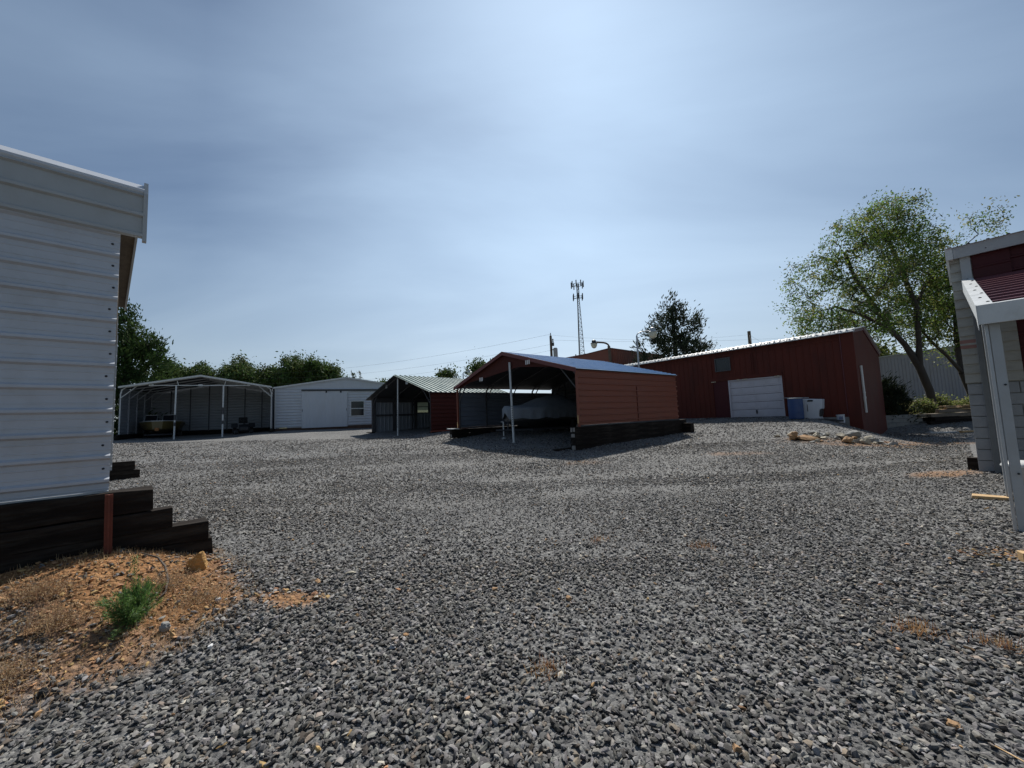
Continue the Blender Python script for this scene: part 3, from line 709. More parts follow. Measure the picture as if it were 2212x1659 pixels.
d = MB(); d.ribs((1.86,-.09,.28),(0,0,2.98),(3.42,0,0),(0,-1,0), h=.012, pitch=.23, w0=.04)
d.box(1.86,-.088,.28,5.28,-.06,3.26); dd = d.build('sliding_door', M['white'], bw)
q = MB(); q.box(1.9,-.12,1.6,1.93,-.10,1.8); q.box(5.18,-.12,1.6,5.21,-.10,1.8); build_each(q, 'handle', M['dark'], dd)
q = MB(); q.box(1.84,-.15,3.27,8.5,-.03,3.40); q.build('door_track', M['frame_dark'], bw)
q = MB()
for xx in (3.6,4.7): q.box(xx,-.13,3.12,xx+.12,-.095,3.26)
build_each(q, 'roller', M['dark'], dd)
def window(par, x0, x1, z0, z1, y=-.03, fm='trimw', gm='glass', mull=True):
    fr = MB(); tk = .06
    fr.box(x0,y-.03,z0,x1,y+.05,z0+tk); fr.box(x0,y-.03,z1-tk,x1,y+.05,z1); fr.box(x0,y-.03,z0+tk,x0+tk,y+.05,z1-tk); fr.box(x1-tk,y-.03,z0+tk,x1,y+.05,z1-tk)
    if mull: fr.box(x0+tk,y-.028,(z0+z1)/2-.03,x1-tk,y+.04,(z0+z1)/2+.03)
    o = fr.build('window', M[fm], par); p = MB(); p.box(x0+tk,y+.01,z0+tk,x1-tk,y+.02,z1-tk); p.build('pane', M[gm], o); return o
window(bw, 5.5, 6.62, 1.10, 2.42)

# --- green roofed carport
b, W, H, a = carport('green_roofed_carport', 'small open carport with pale green ribbed roof and maroon side wall', (-10.16,28.0), (-4.85,22.95), .75, 6.6, 2.62, 3.88,
    'green_roof', 'sheet_in', ribs_along=False, zleft=.12, zright=.2, wallmat='maroon', inner='sheet_in', nframe=5, framemat='frame_dark', front_over=.3, side_over=.35, back=False, framepost='frame_dark', side=(None,'sheet'))
D_ = 6.55; t0, t1, z0w, z1w = 3.75, 4.8, 1.5, 2.42
lw = MB()
def lwp(y0, y1, z0, z1): lw.ribs((0,y0,z0),(0,0,z1-z0),(0,y1-y0,0),(1,0,0), h=.02, pitch=.30, w0=.08)
lwp(0,t0,.15,2.42); lwp(t1,D_,.15,2.42); lwp(t0,t1,.15,z0w); lw.build('side_wall', M['sheet_grey'], b)
pn_ = MB(); pn_.box(-.008,t0,z0w,-.003,t1,z1w); pn_.build('pane', mat('dull translucent pane', (.30,.32,.27), .7, transl=.75), b)  # dull pane added to dim the bright view through the window opening
lo = MB(); lo.box(-.03,0,.15,-.012,t0,2.6); lo.box(-.03,t1,.15,-.012,D_,2.6); lo.box(-.03,t0,.15,-.012,t1,z0w); lo.box(-.03,t0,z1w,-.012,t1,2.6); lo.build('outer_sheet', M['maroon'], b)
bk = MB(); bk.ribs((0,D_,.15),(W,0,0),(0,0,2.45),(0,-1,0)); bk.build('back_wall', M['sheet_in'], b)
bk = MB(); bk.prism([(0,D_+.012,2.6),(W,D_+.012,2.6),(W/2,D_+.012,3.82)],(0,.02,0)); bk.build('rear_gable', M['maroon'], b)
fr = MB(); fr.box(.01,t0-.05,(z0w+z1w)/2-.03,.06,t1+.05,(z0w+z1w)/2+.02)
for q in ((t0-.05,t0+.02),(t1-.02,t1+.05)): fr.box(.01,q[0],z0w,.06,q[1],z1w)
fr.box(.01,t0-.05,z0w-.06,.06,t1+.05,z0w); fr.box(.01,t0-.05,z1w,.06,t1+.05,z1w+.05); fr.build('window_frame', M['frame_dark'], b)
st_ = MB()
for yy in (.1,1.7,3.45,5.0): st_.box(.035,yy,.15,.13,yy+.16,2.6)
st_.box(.025,0,1.28,.10,3.7,1.42); st_.box(.025,4.9,1.28,.10,D_,1.42); st_.box(.02,0,2.3,.12,D_,2.6); build_each(st_, 'wall_stud', M['frame_dark'], b)
bs = MB(); bs.box(W+.0,-.04,.12,W+.06,6.6,.24); bs.build('bottom_trim', M['red_sheet'], b)
cb = MB(); cb.box(2.1,-.05,3.15,2.3,.0,3.38); cb.box(4.7,-.05,3.2,4.95,0,3.35); build_each(cb, 'bracket', M['galv'], b)
c = l2w(b, 3.75, -.05); prop(c[0], c[1], .75+3.68, 'white pole under the ridge of the green roofed carport', GP, lean=(.02,-.25), r=.045, holes=(.55,1.7,9))
q = l2w(b, -.55, -.05); timber(q[0], q[1], .75+.18, .9, .22, .25, a, 'black timber block under the left post of the green roofed carport', 'timbers under the green roofed carport', 101)
q = l2w(b, 0, .1); timber(q[0], q[1], .75+.10, 6.4, .3, .2, a+math.pi/2, 'black timber under the left wall of the green roofed carport', 'timbers under the green roofed carport', 102)
q = l2w(b, W, 0); timber(q[0], q[1], .75+.16, 6.4, .4, .2, a+math.pi/2, 'black timber under the maroon wall of the green roofed carport', 'timbers under the green roofed carport', 103)
hp = l2w(b, 5.0, 4.2)
me = rock_mesh(.7,.5,.25,131,.3); me.materials.append(M['cover']); o = bpy.data.objects.new('tarp_bundle', me); COL.objects.link(o); o.location = (hp[0],hp[1],g(hp[0],hp[1])+.2)
tag(o, 'crumpled grey tarp bundle on the floor of the green roofed carport', 'tarp')

# --- red carport with blue roof
b, W, H, a = carport('red_carport', 'red open carport with blue roof sheltering a covered boat', (-2.78,20.0), (2.33,13.7), .45, 6.75, 2.80, 3.98,
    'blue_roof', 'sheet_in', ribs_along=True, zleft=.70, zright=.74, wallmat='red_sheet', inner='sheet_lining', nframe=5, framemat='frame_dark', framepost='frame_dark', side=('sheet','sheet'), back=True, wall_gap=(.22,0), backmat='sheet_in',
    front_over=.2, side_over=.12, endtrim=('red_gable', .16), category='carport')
gp = MB(); Wh = W/2; zc_ = 3.42
gp.prism([(.0,-.06,2.66),(.0,-.06,2.78),(Wh,-.06,3.95),(W,-.06,2.78),(W,-.06,2.66),(W-1.2,-.06,2.98),(Wh+.9,-.06,3.22),(Wh-1.5,-.06,3.02),(1.2,-.06,2.92)], (0,.025,0))
gp.build('gable_panel', M['maroon'], b)
ct = MB(); ct.box(W-.04,-.09,.70,W+.04,-.02,2.72); ct.box(-.05,-.09,.68,.03,-.02,2.66); build_each(ct, 'corner_trim', M['red_sheet'], b)
yl = MB(); yl.box(W-.03,-.10,.84,W+.03,-.092,1.12); yl.box(-.04,-.10,.7,.02,-.092,1.0); build_each(yl, 'corner_board', M['pine'], b)
hb = MB()
for xx, zz in ((Wh-1.75,2.86),(Wh+1.55,3.22)):
    for k in range(3): hb.box(xx+k*.10,-.235,zz,xx+k*.10+.055,-.225,zz+.17)
build_each(hb, 'bracket_bolt', M['white_ink'], b)
seam = MB(); seam.box(W+.004,3.55,.8,W+.03,3.57,2.2); seam.build('wall_seam', M['red_gable'], b)
c = l2w(b, 4.45, -.12); prop(c[0], c[1], .45+3.50, 'tall white pole with punched holes in front of the covered boat', GP, lean=(.05,-.55), r=.045, holes=(.62,1.55,10))
Gr = 'dark timbers stacked under the red carport'
qq = l2w(b, W+.02, -.42)
ends = [[(-.10,-.16,-.01,-.02),(.02,-.17,.10,-.02)],[(-.09,-.15,.08,-.03)],[],[(-.09,-.17,.07,-.03)]]
for k in range(4):
    z_ = .45+.72-.20*k
    timber(qq[0], qq[1], z_, 7.6 if k < 2 else 7.25, .205, .24, a+math.pi/2, ['top timber under the right wall of the red carport, with a pale split end','second timber under the right wall of the red carport','third timber under the right wall of the red carport','bottom timber under the right wall of the red carport, with a pale square end'][k], Gr, 110+k, endcol=ends[k] or None)
qq = l2w(b, W-.35, -.95); timber(qq[0], qq[1], g(qq[0], qq[1])+.06, 1.3, .14, .22, a+math.pi/2, 'loose dark timber on the ground at the near corner of the red carport', Gr, 120)
qq = l2w(b, W+.1, 6.9); timber(qq[0], qq[1], g(qq[0], qq[1])+.42, .45, .5, .3, a, 'short black timber stack at the far right corner of the red carport', Gr, 121)
for k in range(2):
    qq = l2w(b, -.12, -.42); timber(qq[0], qq[1], .45+.64-.22*k, 7.2, .215, .24, a+math.pi/2, ['upper timber under the left wall of the red carport','lower timber under the left wall of the red carport'][k], Gr, 125+k, endcol=[(-.08,-.17,.05,-.03)])
qq = l2w(b, -.5, -.3); timber(qq[0], qq[1], .45+.69, .75, .04, .3, a, 'pale board lying on the left timbers of the red carport', None, 128, cat='board', name='board', m='trimw')
RED = b

# --- boat under grey cover
def covered_boat():
    t = empty('covered_boat', l2w(RED, 3.45, .35, 0)[:2]+(.68,), a+R(90), 'boat on a trailer wrapped in a grey canvas cover under the red carport', 'boat')
    # local x runs from the bow backwards into the carport
    Lb = 5.9
    xs = np.linspace(0, Lb, 40); m = 26; rows = []
    for x in xs:
        u = x/Lb
        hw = 1.05*min(1, (x+.12)/1.5)**.55*(1-.06*max(0, u-.8)/.2)
        top = 1.42+.02*u+.46*math.exp(-((x-3.1)/.95)**2)+.22*math.exp(-((x-2.0)/.7)**2)+.20*math.exp(-((x-4.6)/.9)**2)
        skirt = .82+.03*math.sin(x*5)
        row = []
        for k in range(m+1):
            t_ = -1+2*k/m; aa = abs(t_)
            if aa < .62: yy = hw*t_/.62*.98; z = 1.30+(top-1.30)*max(0, 1-(aa/.62)**2.2)
            else:
                f = (aa-.62)/.38; fold = 1+.035*math.sin(x*13+t_*3)*f+.02*math.sin(x*29)*f
                yy = math.copysign(hw*(1.0-.03*f)*fold, t_); z = 1.30-(1.30-skirt)*f
            z += .012*math.sin(x*7+t_*9); row.append((x, yy, z))
        rows.append(row)
    vs = [p for r in rows for p in r]; n = m+1
    fs = [(i*n+k, i*n+k+1, (i+1)*n+k+1, (i+1)*n+k) for i in range(len(xs)-1) for k in range(m)]
    c0 = len(vs); vs.append((-.06, 0, 1.12)); fs += [(c0, k+1, k) for k in range(m)]
    c1 = len(vs); e0 = (len(xs)-1)*n; vs.append((Lb+.05, 0, .8)); fs += [(c1, e0+k, e0+k+1) for k in range(m)]
    cv = MB().add(vs, fs).build('cover', M['cover'], t, smooth=True)
    rows = []
    for x in np.linspace(0.1, Lb-.05, 24):
        hw = .98*min(1, (x+.05)/1.6)**.6; keel = .36+.40*math.exp(-x/.7)
        rows.append([(x,-hw,1.2),(x,-hw*.9,.75),(x,0,keel),(x,hw*.9,.75),(x,hw,1.2)])
    vs = [p for r in rows for p in r]
    fs = [(i*5+k, (i+1)*5+k, (i+1)*5+k+1, i*5+k+1) for i in range(23) for k in range(4)]+[(4,3,2,1,0), tuple(23*5+k for k in range(5))]
    MB().add(vs, fs).build('hull', M['hulldark'], t)
    tr = MB(); tr.box(.9,-.75,.28,5.4,-.67,.36); tr.box(.9,.67,.28,5.4,.75,.36)
    for x in (1.2,3.2,5.2): tr.box(x,-.75,.26,x+.08,.75,.33)
    tr.tube([(1.0,-.7,.32),(-.55,0,.36)], .04, 6); tr.tube([(1.0,.7,.32),(-.55,0,.36)], .04, 6); tr.tube([(.1,0,.36),(.1,0,.80)], .04, 6); trl = tr.build('trailer', M['frame_dark'], t)
    jk = MB(); jk.tube([(-.25,-.12,.72),(-.25,-.12,.10)], .028, 8); jk.tube([(-.25,-.12,.72),(-.25,.05,.72)], .015, 6); jk.build('trailer_jack', M['trimw'], t)
    jp = MB(); jp.lathe([(.02,.0),(.10,.0),(.09,.05),(.02,.09)], (-.25,-.12,-.03), 12); jp.build('jack_foot', M['trim'], t)
    for y in (-.95,.95):
        w = MB()
        w.tube([(3.6,y-.1,.31),(3.6,y+.1,.31)], .31, 20); o = w.build('wheel', M['black'], t)
        w = MB(); w.tube([(3.6,y-.11,.31),(3.6,y+.11,.31)], .15, 14); w.build('rim', M['galv'], o)
        w = MB(); w.tube([(3.2,y-.1,.55),(3.35,y-.1,.68),(3.6,y-.1,.72),(3.85,y-.1,.68),(4.0,y-.1,.55)], .03, 6); w.obox((3.2,y-.11,.66),(.8,0,0),(0,.24,0),(0,0,.02)); w.build('fender', M['frame_dark'], t)
    return t
covered_boat()

# --- open runabout on trailer in the grey carport, bow to the camera
def runabout():
    p = l2w(OPEN, 1.75, .9); t = empty('runabout_boat', (p[0], p[1], 1.02), OPEN.rotation_euler.z+R(9), 'olive hulled boat with white deck and dark windshield under the grey open carport', 'boat')
    Lb = 4.3; rows = []
    for i, y in enumerate(np.linspace(0, Lb, 22)):
        f = min(1, (y+.15)/1.8)**.55; hw = 1.2*f; keel = .42+.35*math.exp(-y/.6)
        rows.append([(-hw,y,1.28-.05*y/Lb),(-hw*.97,y,1.12),(-hw*.8,y,.72),(0,y,keel),(hw*.8,y,.72),(hw*.97,y,1.12),(hw,y,1.28-.05*y/Lb)])
    vs = [q for r in rows for q in r]; n = 7
    fs = [(i*n+k, i*n+k+1, (i+1)*n+k+1, (i+1)*n+k) for i in range(21) for k in range(n-1)]+[tuple(range(7)), tuple(21*7+6-k for k in range(7))]
    MB().add(vs, fs).build('hull', M['hull'], t)
    d = MB()
    def P(y, s_): 
        f = min(1, (y+.15)/1.8)**.55; return (s_*1.2*f, y, 1.285-.05*y/Lb)
    ys = np.linspace(0, 1.5, 8)
    poly = [P(y,-1) for y in ys]+[P(y,1) for y in ys[::-1]]
    d.prism([(q[0],q[1],q[2]) for q in poly], (0,0,.05))
    for s_ in (-1,1): d.obox(P(1.5,s_),(-s_*.28,0,0),(0,2.6,-.03),(0,0,.05))
    d.obox((-1.1,4.05,1.22),(2.2,0,0),(0,.25,0),(0,0,.06)); d.build('deck', M['deck'], t)
    wsh = MB(); wsh.obox((.12,1.45,1.33),(.72,0,0),(0,.22,.42),(0,.02,0)); wsh.obox((-.85,1.45,1.33),(.62,0,0),(0,.22,.42),(0,.02,0)); build_each(wsh, 'windshield', M['glass'], t)
    wf = MB(); wf.tube([(.1,1.44,1.33),(.12,1.66,1.77),(.85,1.66,1.77),(.9,1.44,1.33)], .025, 6); wf.tube([(-.9,1.44,1.33),(-.85,1.66,1.77),(-.2,1.66,1.77),(-.2,1.44,1.33)], .025, 6); build_each(wf, 'windshield_frame', M['galv'], t)
    st = MB()
    for x in (-.5,.5): st.box(x-.25,2.3,.9,x+.25,2.8,1.2); st.box(x-.25,2.75,1.1,x+.25,2.9,1.6)
    build_each(st, 'seat', M['dark'], t)
    eb = MB(); eb.tube([(0,-.12,.62),(0,-.12,.82)], .12, 10); eb.build('bow_roller', mat('orange roller', (.35,.14,.04), .6), t)
    tr = MB()
    for x in (-.7,.7): tr.box(x-.04,.5,.30,x+.04,4.6,.38)
    tr.box(-.8,1.5,.26,.8,1.58,.33); tr.box(-.8,3.8,.26,.8,3.88,.33); tr.tube([(-.7,.6,.33),(0,-.9,.36)], .04, 6); tr.tube([(.7,.6,.33),(0,-.9,.36)], .04, 6); tr.build('trailer', M['frame_dark'], t)
    for x in (-.98,.98):
        w = MB(); w.tube([(x-.1,3,.31),(x+.1,3,.31)], .31, 18); o = w.build('wheel', M['black'], t); w = MB(); w.tube([(x-.11,3,.31),(x+.11,3,.31)], .14, 12); w.build('rim', M['galv'], o)
runabout()

# --- dark riding mower in the grey carport
def mower():
    p = l2w(OPEN, 6.75, 1.6); t = empty('riding_mower', (p[0], p[1], 1.03), OPEN.rotation_euler.z+R(10), 'dark riding mower with steering wheel in the right bay of the grey open carport', 'mower')
    m = MB(); m.box(-.32,-.2,.35,.32,.65,.85); m.prism([(-.3,-.55,.35),(-.3,-.55,.62),(-.3,-.2,.85),(-.3,-.2,.35)],(.6,0,0)); m.build('hood', M['dark'], t, bevel=.04)
    m = MB(); m.box(-.62,-.3,.22,.62,1.0,.36); m.build('mower_deck', M['black'], t, bevel=.05)
    for s_ in (-1,1):
        f = MB(); f.prism([(s_*.36,.75,.6),(s_*.36,.95,.95),(s_*.36,1.55,.95),(s_*.36,1.8,.6)],(s_*.42,0,0)); f.build('fender', M['dark'], t, bevel=.03)
    m = MB(); m.box(-.3,1.0,.95,.3,1.5,1.08); m.box(-.3,1.42,1.0,.3,1.55,1.42); m.build('seat', M['black'], t, bevel=.04)
    m = MB(); m.tube([(0,.45,.85),(0,.72,1.22)], .025, 6); c = V3((0,.72,1.24)); u = V3((1,0,0)); v = nrm((0,.75,.5))
    m.tube([c+.24*(math.cos(q)*u+math.sin(q)*v) for q in np.linspace(0,2*math.pi,20)], .02, 6); m.tube([c-.24*u,c+.24*u], .015, 5); m.build('steering_wheel', M['dark'], t)
    for x, y, r_ in ((-.48,-.25,.22),(.48,-.25,.22),(-.55,1.3,.36),(.55,1.3,.36)):
        w = MB(); w.tube([(x-.12,y,r_),(x+.12,y,r_)], r_, 18); o = w.build('wheel', M['black'], t); w = MB(); w.tube([(x-.13,y,r_),(x+.13,y,r_)], r_*.4, 10); w.build('hub', M['galv'], o)
mower()

# ------------------------------------------------------------ red building with garage door
EA = math.atan2(-.811, .585)
GL = 13.6; go = (15.9-.585*GL, 17.9+.811*GL)
gb = empty('red_building', (go[0], go[1], 0.0), EA, 'long dark red building with a white garage door and pale roof edge', 'building')
ze, zr, zk = 5.03, 5.32, 4.2; DY, DR = 4.25, 1.7
fx = lambda s_: GL-s_       # distance from the right corner
def pan(mb, x0, x1, z0, z1, pitch=.30): mb.ribs((x0,0,z0),(0,0,z1-z0),(x1-x0,0,0),(0,-1,0), pitch=pitch, h=.018, w0=.05, w1=.03, off=.1)
dr0, dr1 = fx(5.72), fx(2.98)
w = MB(); pan(w,0,dr0,.85,ze); pan(w,dr0,dr1,3.18,ze); pan(w,dr1,GL-.05,.98,ze); wall = w.build('front_wall', M['red_wall'], gb)
w = MB(); w.ribs((0,DY,-.1),(0,0,zk+.1),(GL,0,0),(0,1,0)); w.prism([(0,.02,.6),(0,DR,.6),(0,DY,.6),(0,DY,zk),(0,DR,zr-.04),(0,.02,ze)],(.03,0,0)); w.build('rear_walls', M['red_wall'], gb)
w = MB(); w.prism([(GL,.0,-.25),(GL,DY,-.25),(GL,DY,zk-.02),(GL,DR,zr-.04),(GL,.0,ze-.02)],(.03,0,0))
w.build('end_wall', M['red_wall'], gb)
w = MB(); w.box(GL-.42,-.05,-.2,GL+.05,-.005,ze-.05); w.build('corner_panel', M['red_wall'], gb)
cv = MB(); cv.box(GL-.46,-.055,1.0,GL-.43,-.02,ze-.1); cv.build('corner_strip', M['burgundy'], gb)
rf = MB(); rf.ribs((-.2,-.22,ze-.035),(0,DR+.22,zr-ze+.035),(GL+.35,0,0),(0,-.15,1), pitch=.23, h=.03, w0=.08); rf.ribs((-.2,DR,zr),(0,DY-DR+.15,zk-zr-.05),(GL+.35,0,0),(0,.4,1), pitch=.23, h=.03); rf.build('roof', M['trimw'], gb)
fa = MB(); fa.prism([(-.2,-.27,ze-.14),(-.2,-.27,ze-.10),(-.2,-.10,ze+.05),(-.2,-.06,ze-.05)],(GL+.34,0,0))
for k in range(46): fa.prism([(-.15+.3*k,-.285,ze-.13),(-.15+.3*k,-.285,ze-.09),(-.15+.3*k,-.10,ze+.075),(-.15+.3*k,-.08,ze-.03)],(.10,0,0))
fa.build('fascia', M['trimw'], gb)
fa = MB(); fa.box(0,-.05,4.64,GL-.46,-.02,4.72); fa.box(fx(4.35),-.045,3.35,fx(4.30),-.02,4.64); fa.box(dr0-.9,-.05,3.2,dr1+.02,-.02,3.42); fa.box(dr0-.95,-.05,.95,dr0-.88,-.02,4.3); fa.box(dr1+.0,-.05,1.07,dr1+.09,-.02,3.2); fa.build('trim_boards', M['red_wall'], gb)
et = MB(); et.obox((GL+.03,-.1,ze-.16),(.04,0,0),(0,DR+.1,zr-ze),(0,0,.14)); et.obox((GL+.03,DR,zr-.16),(.04,0,0),(0,DY-DR+.1,zk-zr-.03),(0,0,.14)); et.build('end_trim', M['burgundy'], gb)
fo = MB(); fo.box(fx(1.95),-.03,.30,GL-.42,.18,.98); fo.box(0,.02,-.1,dr0,.2,.86); fo.box(dr1,.02,0,fx(1.95),.2,.98); fo.build('foundation', M['concrete'], gb)
dj = MB(); dj.box(dr0-.86,-.02,.95,dr0,.03,3.18); dj.build('side_panel', M['burg_wall'], gb)
# sectional door
gd = MB(); n = 5; hh = (3.14-1.07)/n
for k in range(n):
    z_ = 1.07+hh*k; gd.box(dr0+.06,.04,z_+.008,dr1-.06,.09,z_+hh-.008)
    for j in range(4):
        x_ = dr0+.16+j*(2.74-.3)/4; gd.box(x_+.04,.028,z_+.09,x_+(2.74-.3)/4-.06,.0395,z_+hh-.09)
gdo = gd.build('garage_door', M['doorwhite'], gb, bevel=.004)
gh = MB(); gh.box((dr0+dr1)/2-.03,-.0,1.25,(dr0+dr1)/2+.03,.03,1.45); build_each(gh, 'handle', M['dark'], gdo)
jm = MB(); jm.box(dr0,-.03,1.05,dr0+.07,.05,3.16); jm.box(dr1-.07,-.03,1.05,dr1,.05,3.16); jm.box(dr0,-.03,3.14,dr1,.05,3.2); jm.build('door_frame', M['doorwhite'], gb)
bl = MB()
for s_ in (-.9,-.82,-.72,.55,.63,.85,.95,1.03,2.45,2.55,2.62):
    bl.lathe([(.01,0),(.03,.01),(.035,.04),(.01,.06)], (dr0+s_,-.08,3.16), 8)
build_each(bl, 'light_bulb', M['bulb'], gb)
window(gb, dr0-.67, dr0+.22, 3.77, 4.56, y=-.03, fm='frame_dark', mull=False)
pp = MB(); pp.tube([(GL+.075,.55,1.15),(GL+.075,.55,3.35)], .05, 10); pp.tube([(GL+.075,.55,1.8),(GL+.075,.55,1.9)], .062, 10); pp.tube([(GL+.075,.55,2.05),(GL+.075,.55,2.1)], .062, 10); pp.build('drain_pipe', M['trimw'], gb)
wp = MB(); wp.box(1.9,-.1,1.85,4.6,-.06,1.89); wp.build('wall_rail', M['trim'], gb)
hs = MB(); hs.tube([(dr1-.05,-.1,2.02),(dr1+.5,-.16,2.0),(dr1+1.15,-.3,1.97)], .016, 6); o = hs.build('rod', M['trim'], None); o.location = gb.location; o.rotation_euler = gb.rotation_euler
tag(o, 'thin pale rod resting along the top of the blue barrel', 'rod')

# barrels and bucket on the apron
def put(x, y): return (x, y, g(x, y))
t = empty('blue_barrel', put(13.35, 18.45), .3, 'dark blue plastic barrel standing by the right side of the garage door', 'barrel')
m = MB(); m.lathe([(.27,.0),(.295,.03),(.30,.30),(.31,.32),(.30,.34),(.30,.62),(.31,.64),(.30,.66),(.295,.93),(.27,.97),(.25,.97),(.24,.93)], (0,0,0), 28); m.build('body', M['blueplastic'], t, smooth=False)
m = MB(); m.lathe([(.285,.955),(.305,.96),(.305,.99),(.285,.995)], (0,0,0), 28); m.build('rim', M['trim'], t)
t = empty('white_tote', put(13.93, 18.2), EA+.05, 'tall white plastic tote with dark hand holes right of the blue barrel', 'container')
m = MB(); pr = [(-.36,0,0),(.30,0,0),(.24,0,.12),(.27,0,.38),(.36,0,.46),(.40,0,.90),(.20,0,.91),(-.35,0,.96),(-.40,0,.5)]; m.prism(pr, (0,.45,0)); m.build('body', M['whiteplastic'], t, bevel=.03)
m = MB(); m.prism([(-.17,-.012,.84),(-.15,-.012,.80),(.04,-.012,.80),(.07,-.012,.845),(.05,-.012,.88),(-.12,-.012,.89)], (0,.02,0)); m.prism([(-.19,-.012,.35),(-.16,-.012,.35),(-.165,-.012,.68),(-.185,-.012,.68)], (0,.02,0)); m.prism([(.255,-.012,.22),(.29,-.012,.42),(.35,-.012,.46),(.36,-.012,.3),(.31,-.012,.1)], (0,.3,0)); build_each(m, 'hand_hole', M['dark'], t)
t = empty('bucket', put(14.85, 17.75), .2, 'white bucket with blue printing standing right of the white tote', 'bucket'); t.location.z += .04; t.rotation_euler = (0, R(-3), -.6)
m = MB(); m.lathe([(.125,0),(.13,.01),(.148,.34),(.155,.34),(.155,.37),(.145,.37)], (0,0,0), 20); o = m.build('body', M['whiteplastic'], t)
m = MB()
for k in range(4):
    for r_ in range(2 if k != 1 else 1):
        q = -math.pi/2-.45+k*.24
        for j in range(3):
            aa = q+j*.06; rr = .1435+.0; zz = .17+.0*j
            m.obox((rr*math.cos(aa), rr*math.sin(aa), .14+.05*((k+j) % 2)), (-.008*math.sin(aa), .008*math.cos(aa), 0), (.006*math.cos(aa), .006*math.sin(aa), 0), (0,0,.11-.03*((k*j) % 2)))
m.box(-.09,-.139,.06,.07,-.134,.075); m.build('printing', M['blue_ink'], o)
m = MB(); m.tube([(.15*math.cos(q), -.02-.05*math.sin(q), .33-.11*math.sin(q)) for q in np.linspace(0,math.pi,12)], .004, 5); build_each(m, 'handle', M['dark'], t)
o = MB().box(-.45,-.28,0,.45,.28,.06).box(-.45,-.28,.06,-.38,.28,.14).build('plastic_lid', M['dark'], bevel=.01); o.location = put(14.6,18.0); o.rotation_euler = (0,R(4),-.8); tag(o, 'dark flat plastic lid between the white tote and the bucket', 'lid')

# tall red building part behind, with ribbed wall
tb = empty('tall_red_building', (8.4,32.6,1.2), math.atan2(5.2,6.2), 'tall rust red ribbed building rising behind the pale roof edge', 'building')
m = MB(); m.ribs((0,0,-1),(0,0,6.85),(9,0,0),(0,-1,0), h=.03, w0=.08, pitch=.3); m.build('front_wall', M['red_sheet'], tb)
m = MB(); m.box(0,.01,-1,.02,6,5.8); m.box(8.98,.01,-1,9,6,5.8); m.box(0,6,-1,9,6.03,5.6); build_each(m, 'rear_wall', M['red_sheet'], tb)
m = MB(); m.obox((-.05,-.06,5.85),(9.1,0,0),(0,6.2,-.3),(0,0,.06)); m.build('roof', M['red_gable'], tb)

# white metal building behind the trees
wb = empty('white_metal_shed', (29.6,32.0,1.05), .05, 'large white ribbed metal shed behind the leafy tree', 'building')
m = MB(); m.ribs((0,0,-.3),(0,0,4.45),(16,0,0),(0,-1,0), h=.03, w0=.08, pitch=.3); m.prism([(0,.0,4.15),(16,.0,4.15),(8,.0,5.0)],(0,.05,0)); m.build('front_wall', M['shed_pale'], wb)
m = MB(); m.box(0,.05,-.3,.04,12,4.1); m.box(15.96,.05,-.3,16,12,4.1); build_each(m, 'side_wall', M['shed_pale'], wb)
m = MB(); m.obox((-.2,-.15,4.12),(8.2,0,.90),(0,12,0),(0,0,.06)); m.obox((16.2,-.15,4.12),(-8.2,0,.90),(0,12,0),(0,0,.06)); m.build('roof', M['trim'], wb)

# ------------------------------------------------------------ right: block shed with burgundy lean-to
ER = math.atan2(-.75, .66)
rs = empty('block_shed', (8.6,7.1,.25), ER-R(3.2), 'shed of grey block, lap siding and burgundy sheet with white trim, right edge', 'building')
# local +x runs towards the camera side right, outside of the wall is -y
nb = MB(); rr_ = random.Random(3)
for k in range(8):
    z_ = .02+.2*k; off_ = -.2 if k % 2 == 0 else -.4
    x_ = off_
    while x_ < .46:
        xa, xb = max(x_, -.2), min(x_+.4, .46)
        if xb-xa > .02: nb.box(xa+.007, -.006*rr_.random()-.014, z_+.007, xb-.007, .19, z_+.193)
        x_ += .4
blk = nb.build('block_wall', M['block'], rs, bevel=.004)
mo = MB(); mo.box(-.195,.004,0,.46,.185,1.62); mo.build('mortar', M['concrete'], blk)
lp = MB()
for k in range(14):
    z_ = 1.64+.175*k; lp.prism([(-.21,-.034,z_),(-.21,-.004,z_+.18),(-.21,.02,z_+.18),(-.21,.02,z_)],(.67,0,0))
lp.box(-.2,.021,1.62,.46,.19,4.1); lp.build('lap_siding', M['lap'], rs)
rb = MB(); rb.box(-.212,-.028,2.28,.05,-.0225,2.44); rb.build('red_board', mat('faded red board', (.30,.16,.14), .8), rs)
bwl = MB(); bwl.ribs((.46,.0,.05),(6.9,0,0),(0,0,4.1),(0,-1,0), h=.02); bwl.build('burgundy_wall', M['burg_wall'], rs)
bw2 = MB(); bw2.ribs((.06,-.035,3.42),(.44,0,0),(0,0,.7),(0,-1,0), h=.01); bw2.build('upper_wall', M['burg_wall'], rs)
ctm = MB(); ctm.box(-.075,-.07,3.3,.05,-.03,4.1); build_each(ctm, 'corner_trim', M['trim'], rs)
fa = MB(); fa.box(-.14,-.14,3.98,7.4,-.10,4.20); o = fa.build('fascia', M['trim'], rs)
sc = MB()
for k in range(5): sc.lathe([(.001,0),(.01,0),(.01,.004),(.001,.008)],(0,0,0),8); q = sc.v[-1].copy(); sc.v[-1] = np.stack([q[:,0]+.25+k*.6, -q[:,2]-.14, q[:,1]+4.05], -1)
build_each(sc, 'screw', M['screw'], o)
cap = MB(); cap.box(-.24,-.14,3.98,-.145,.03,4.21); cap.build('corner_cap', M['trimw'], rs)
rf = MB(); rf.ribs((-.22,-.17,4.19),(0,5.2,1.15),(7.6,0,0),(0,-.2,1), off=.05); rf.build('roof', M['burgundy'], rs)
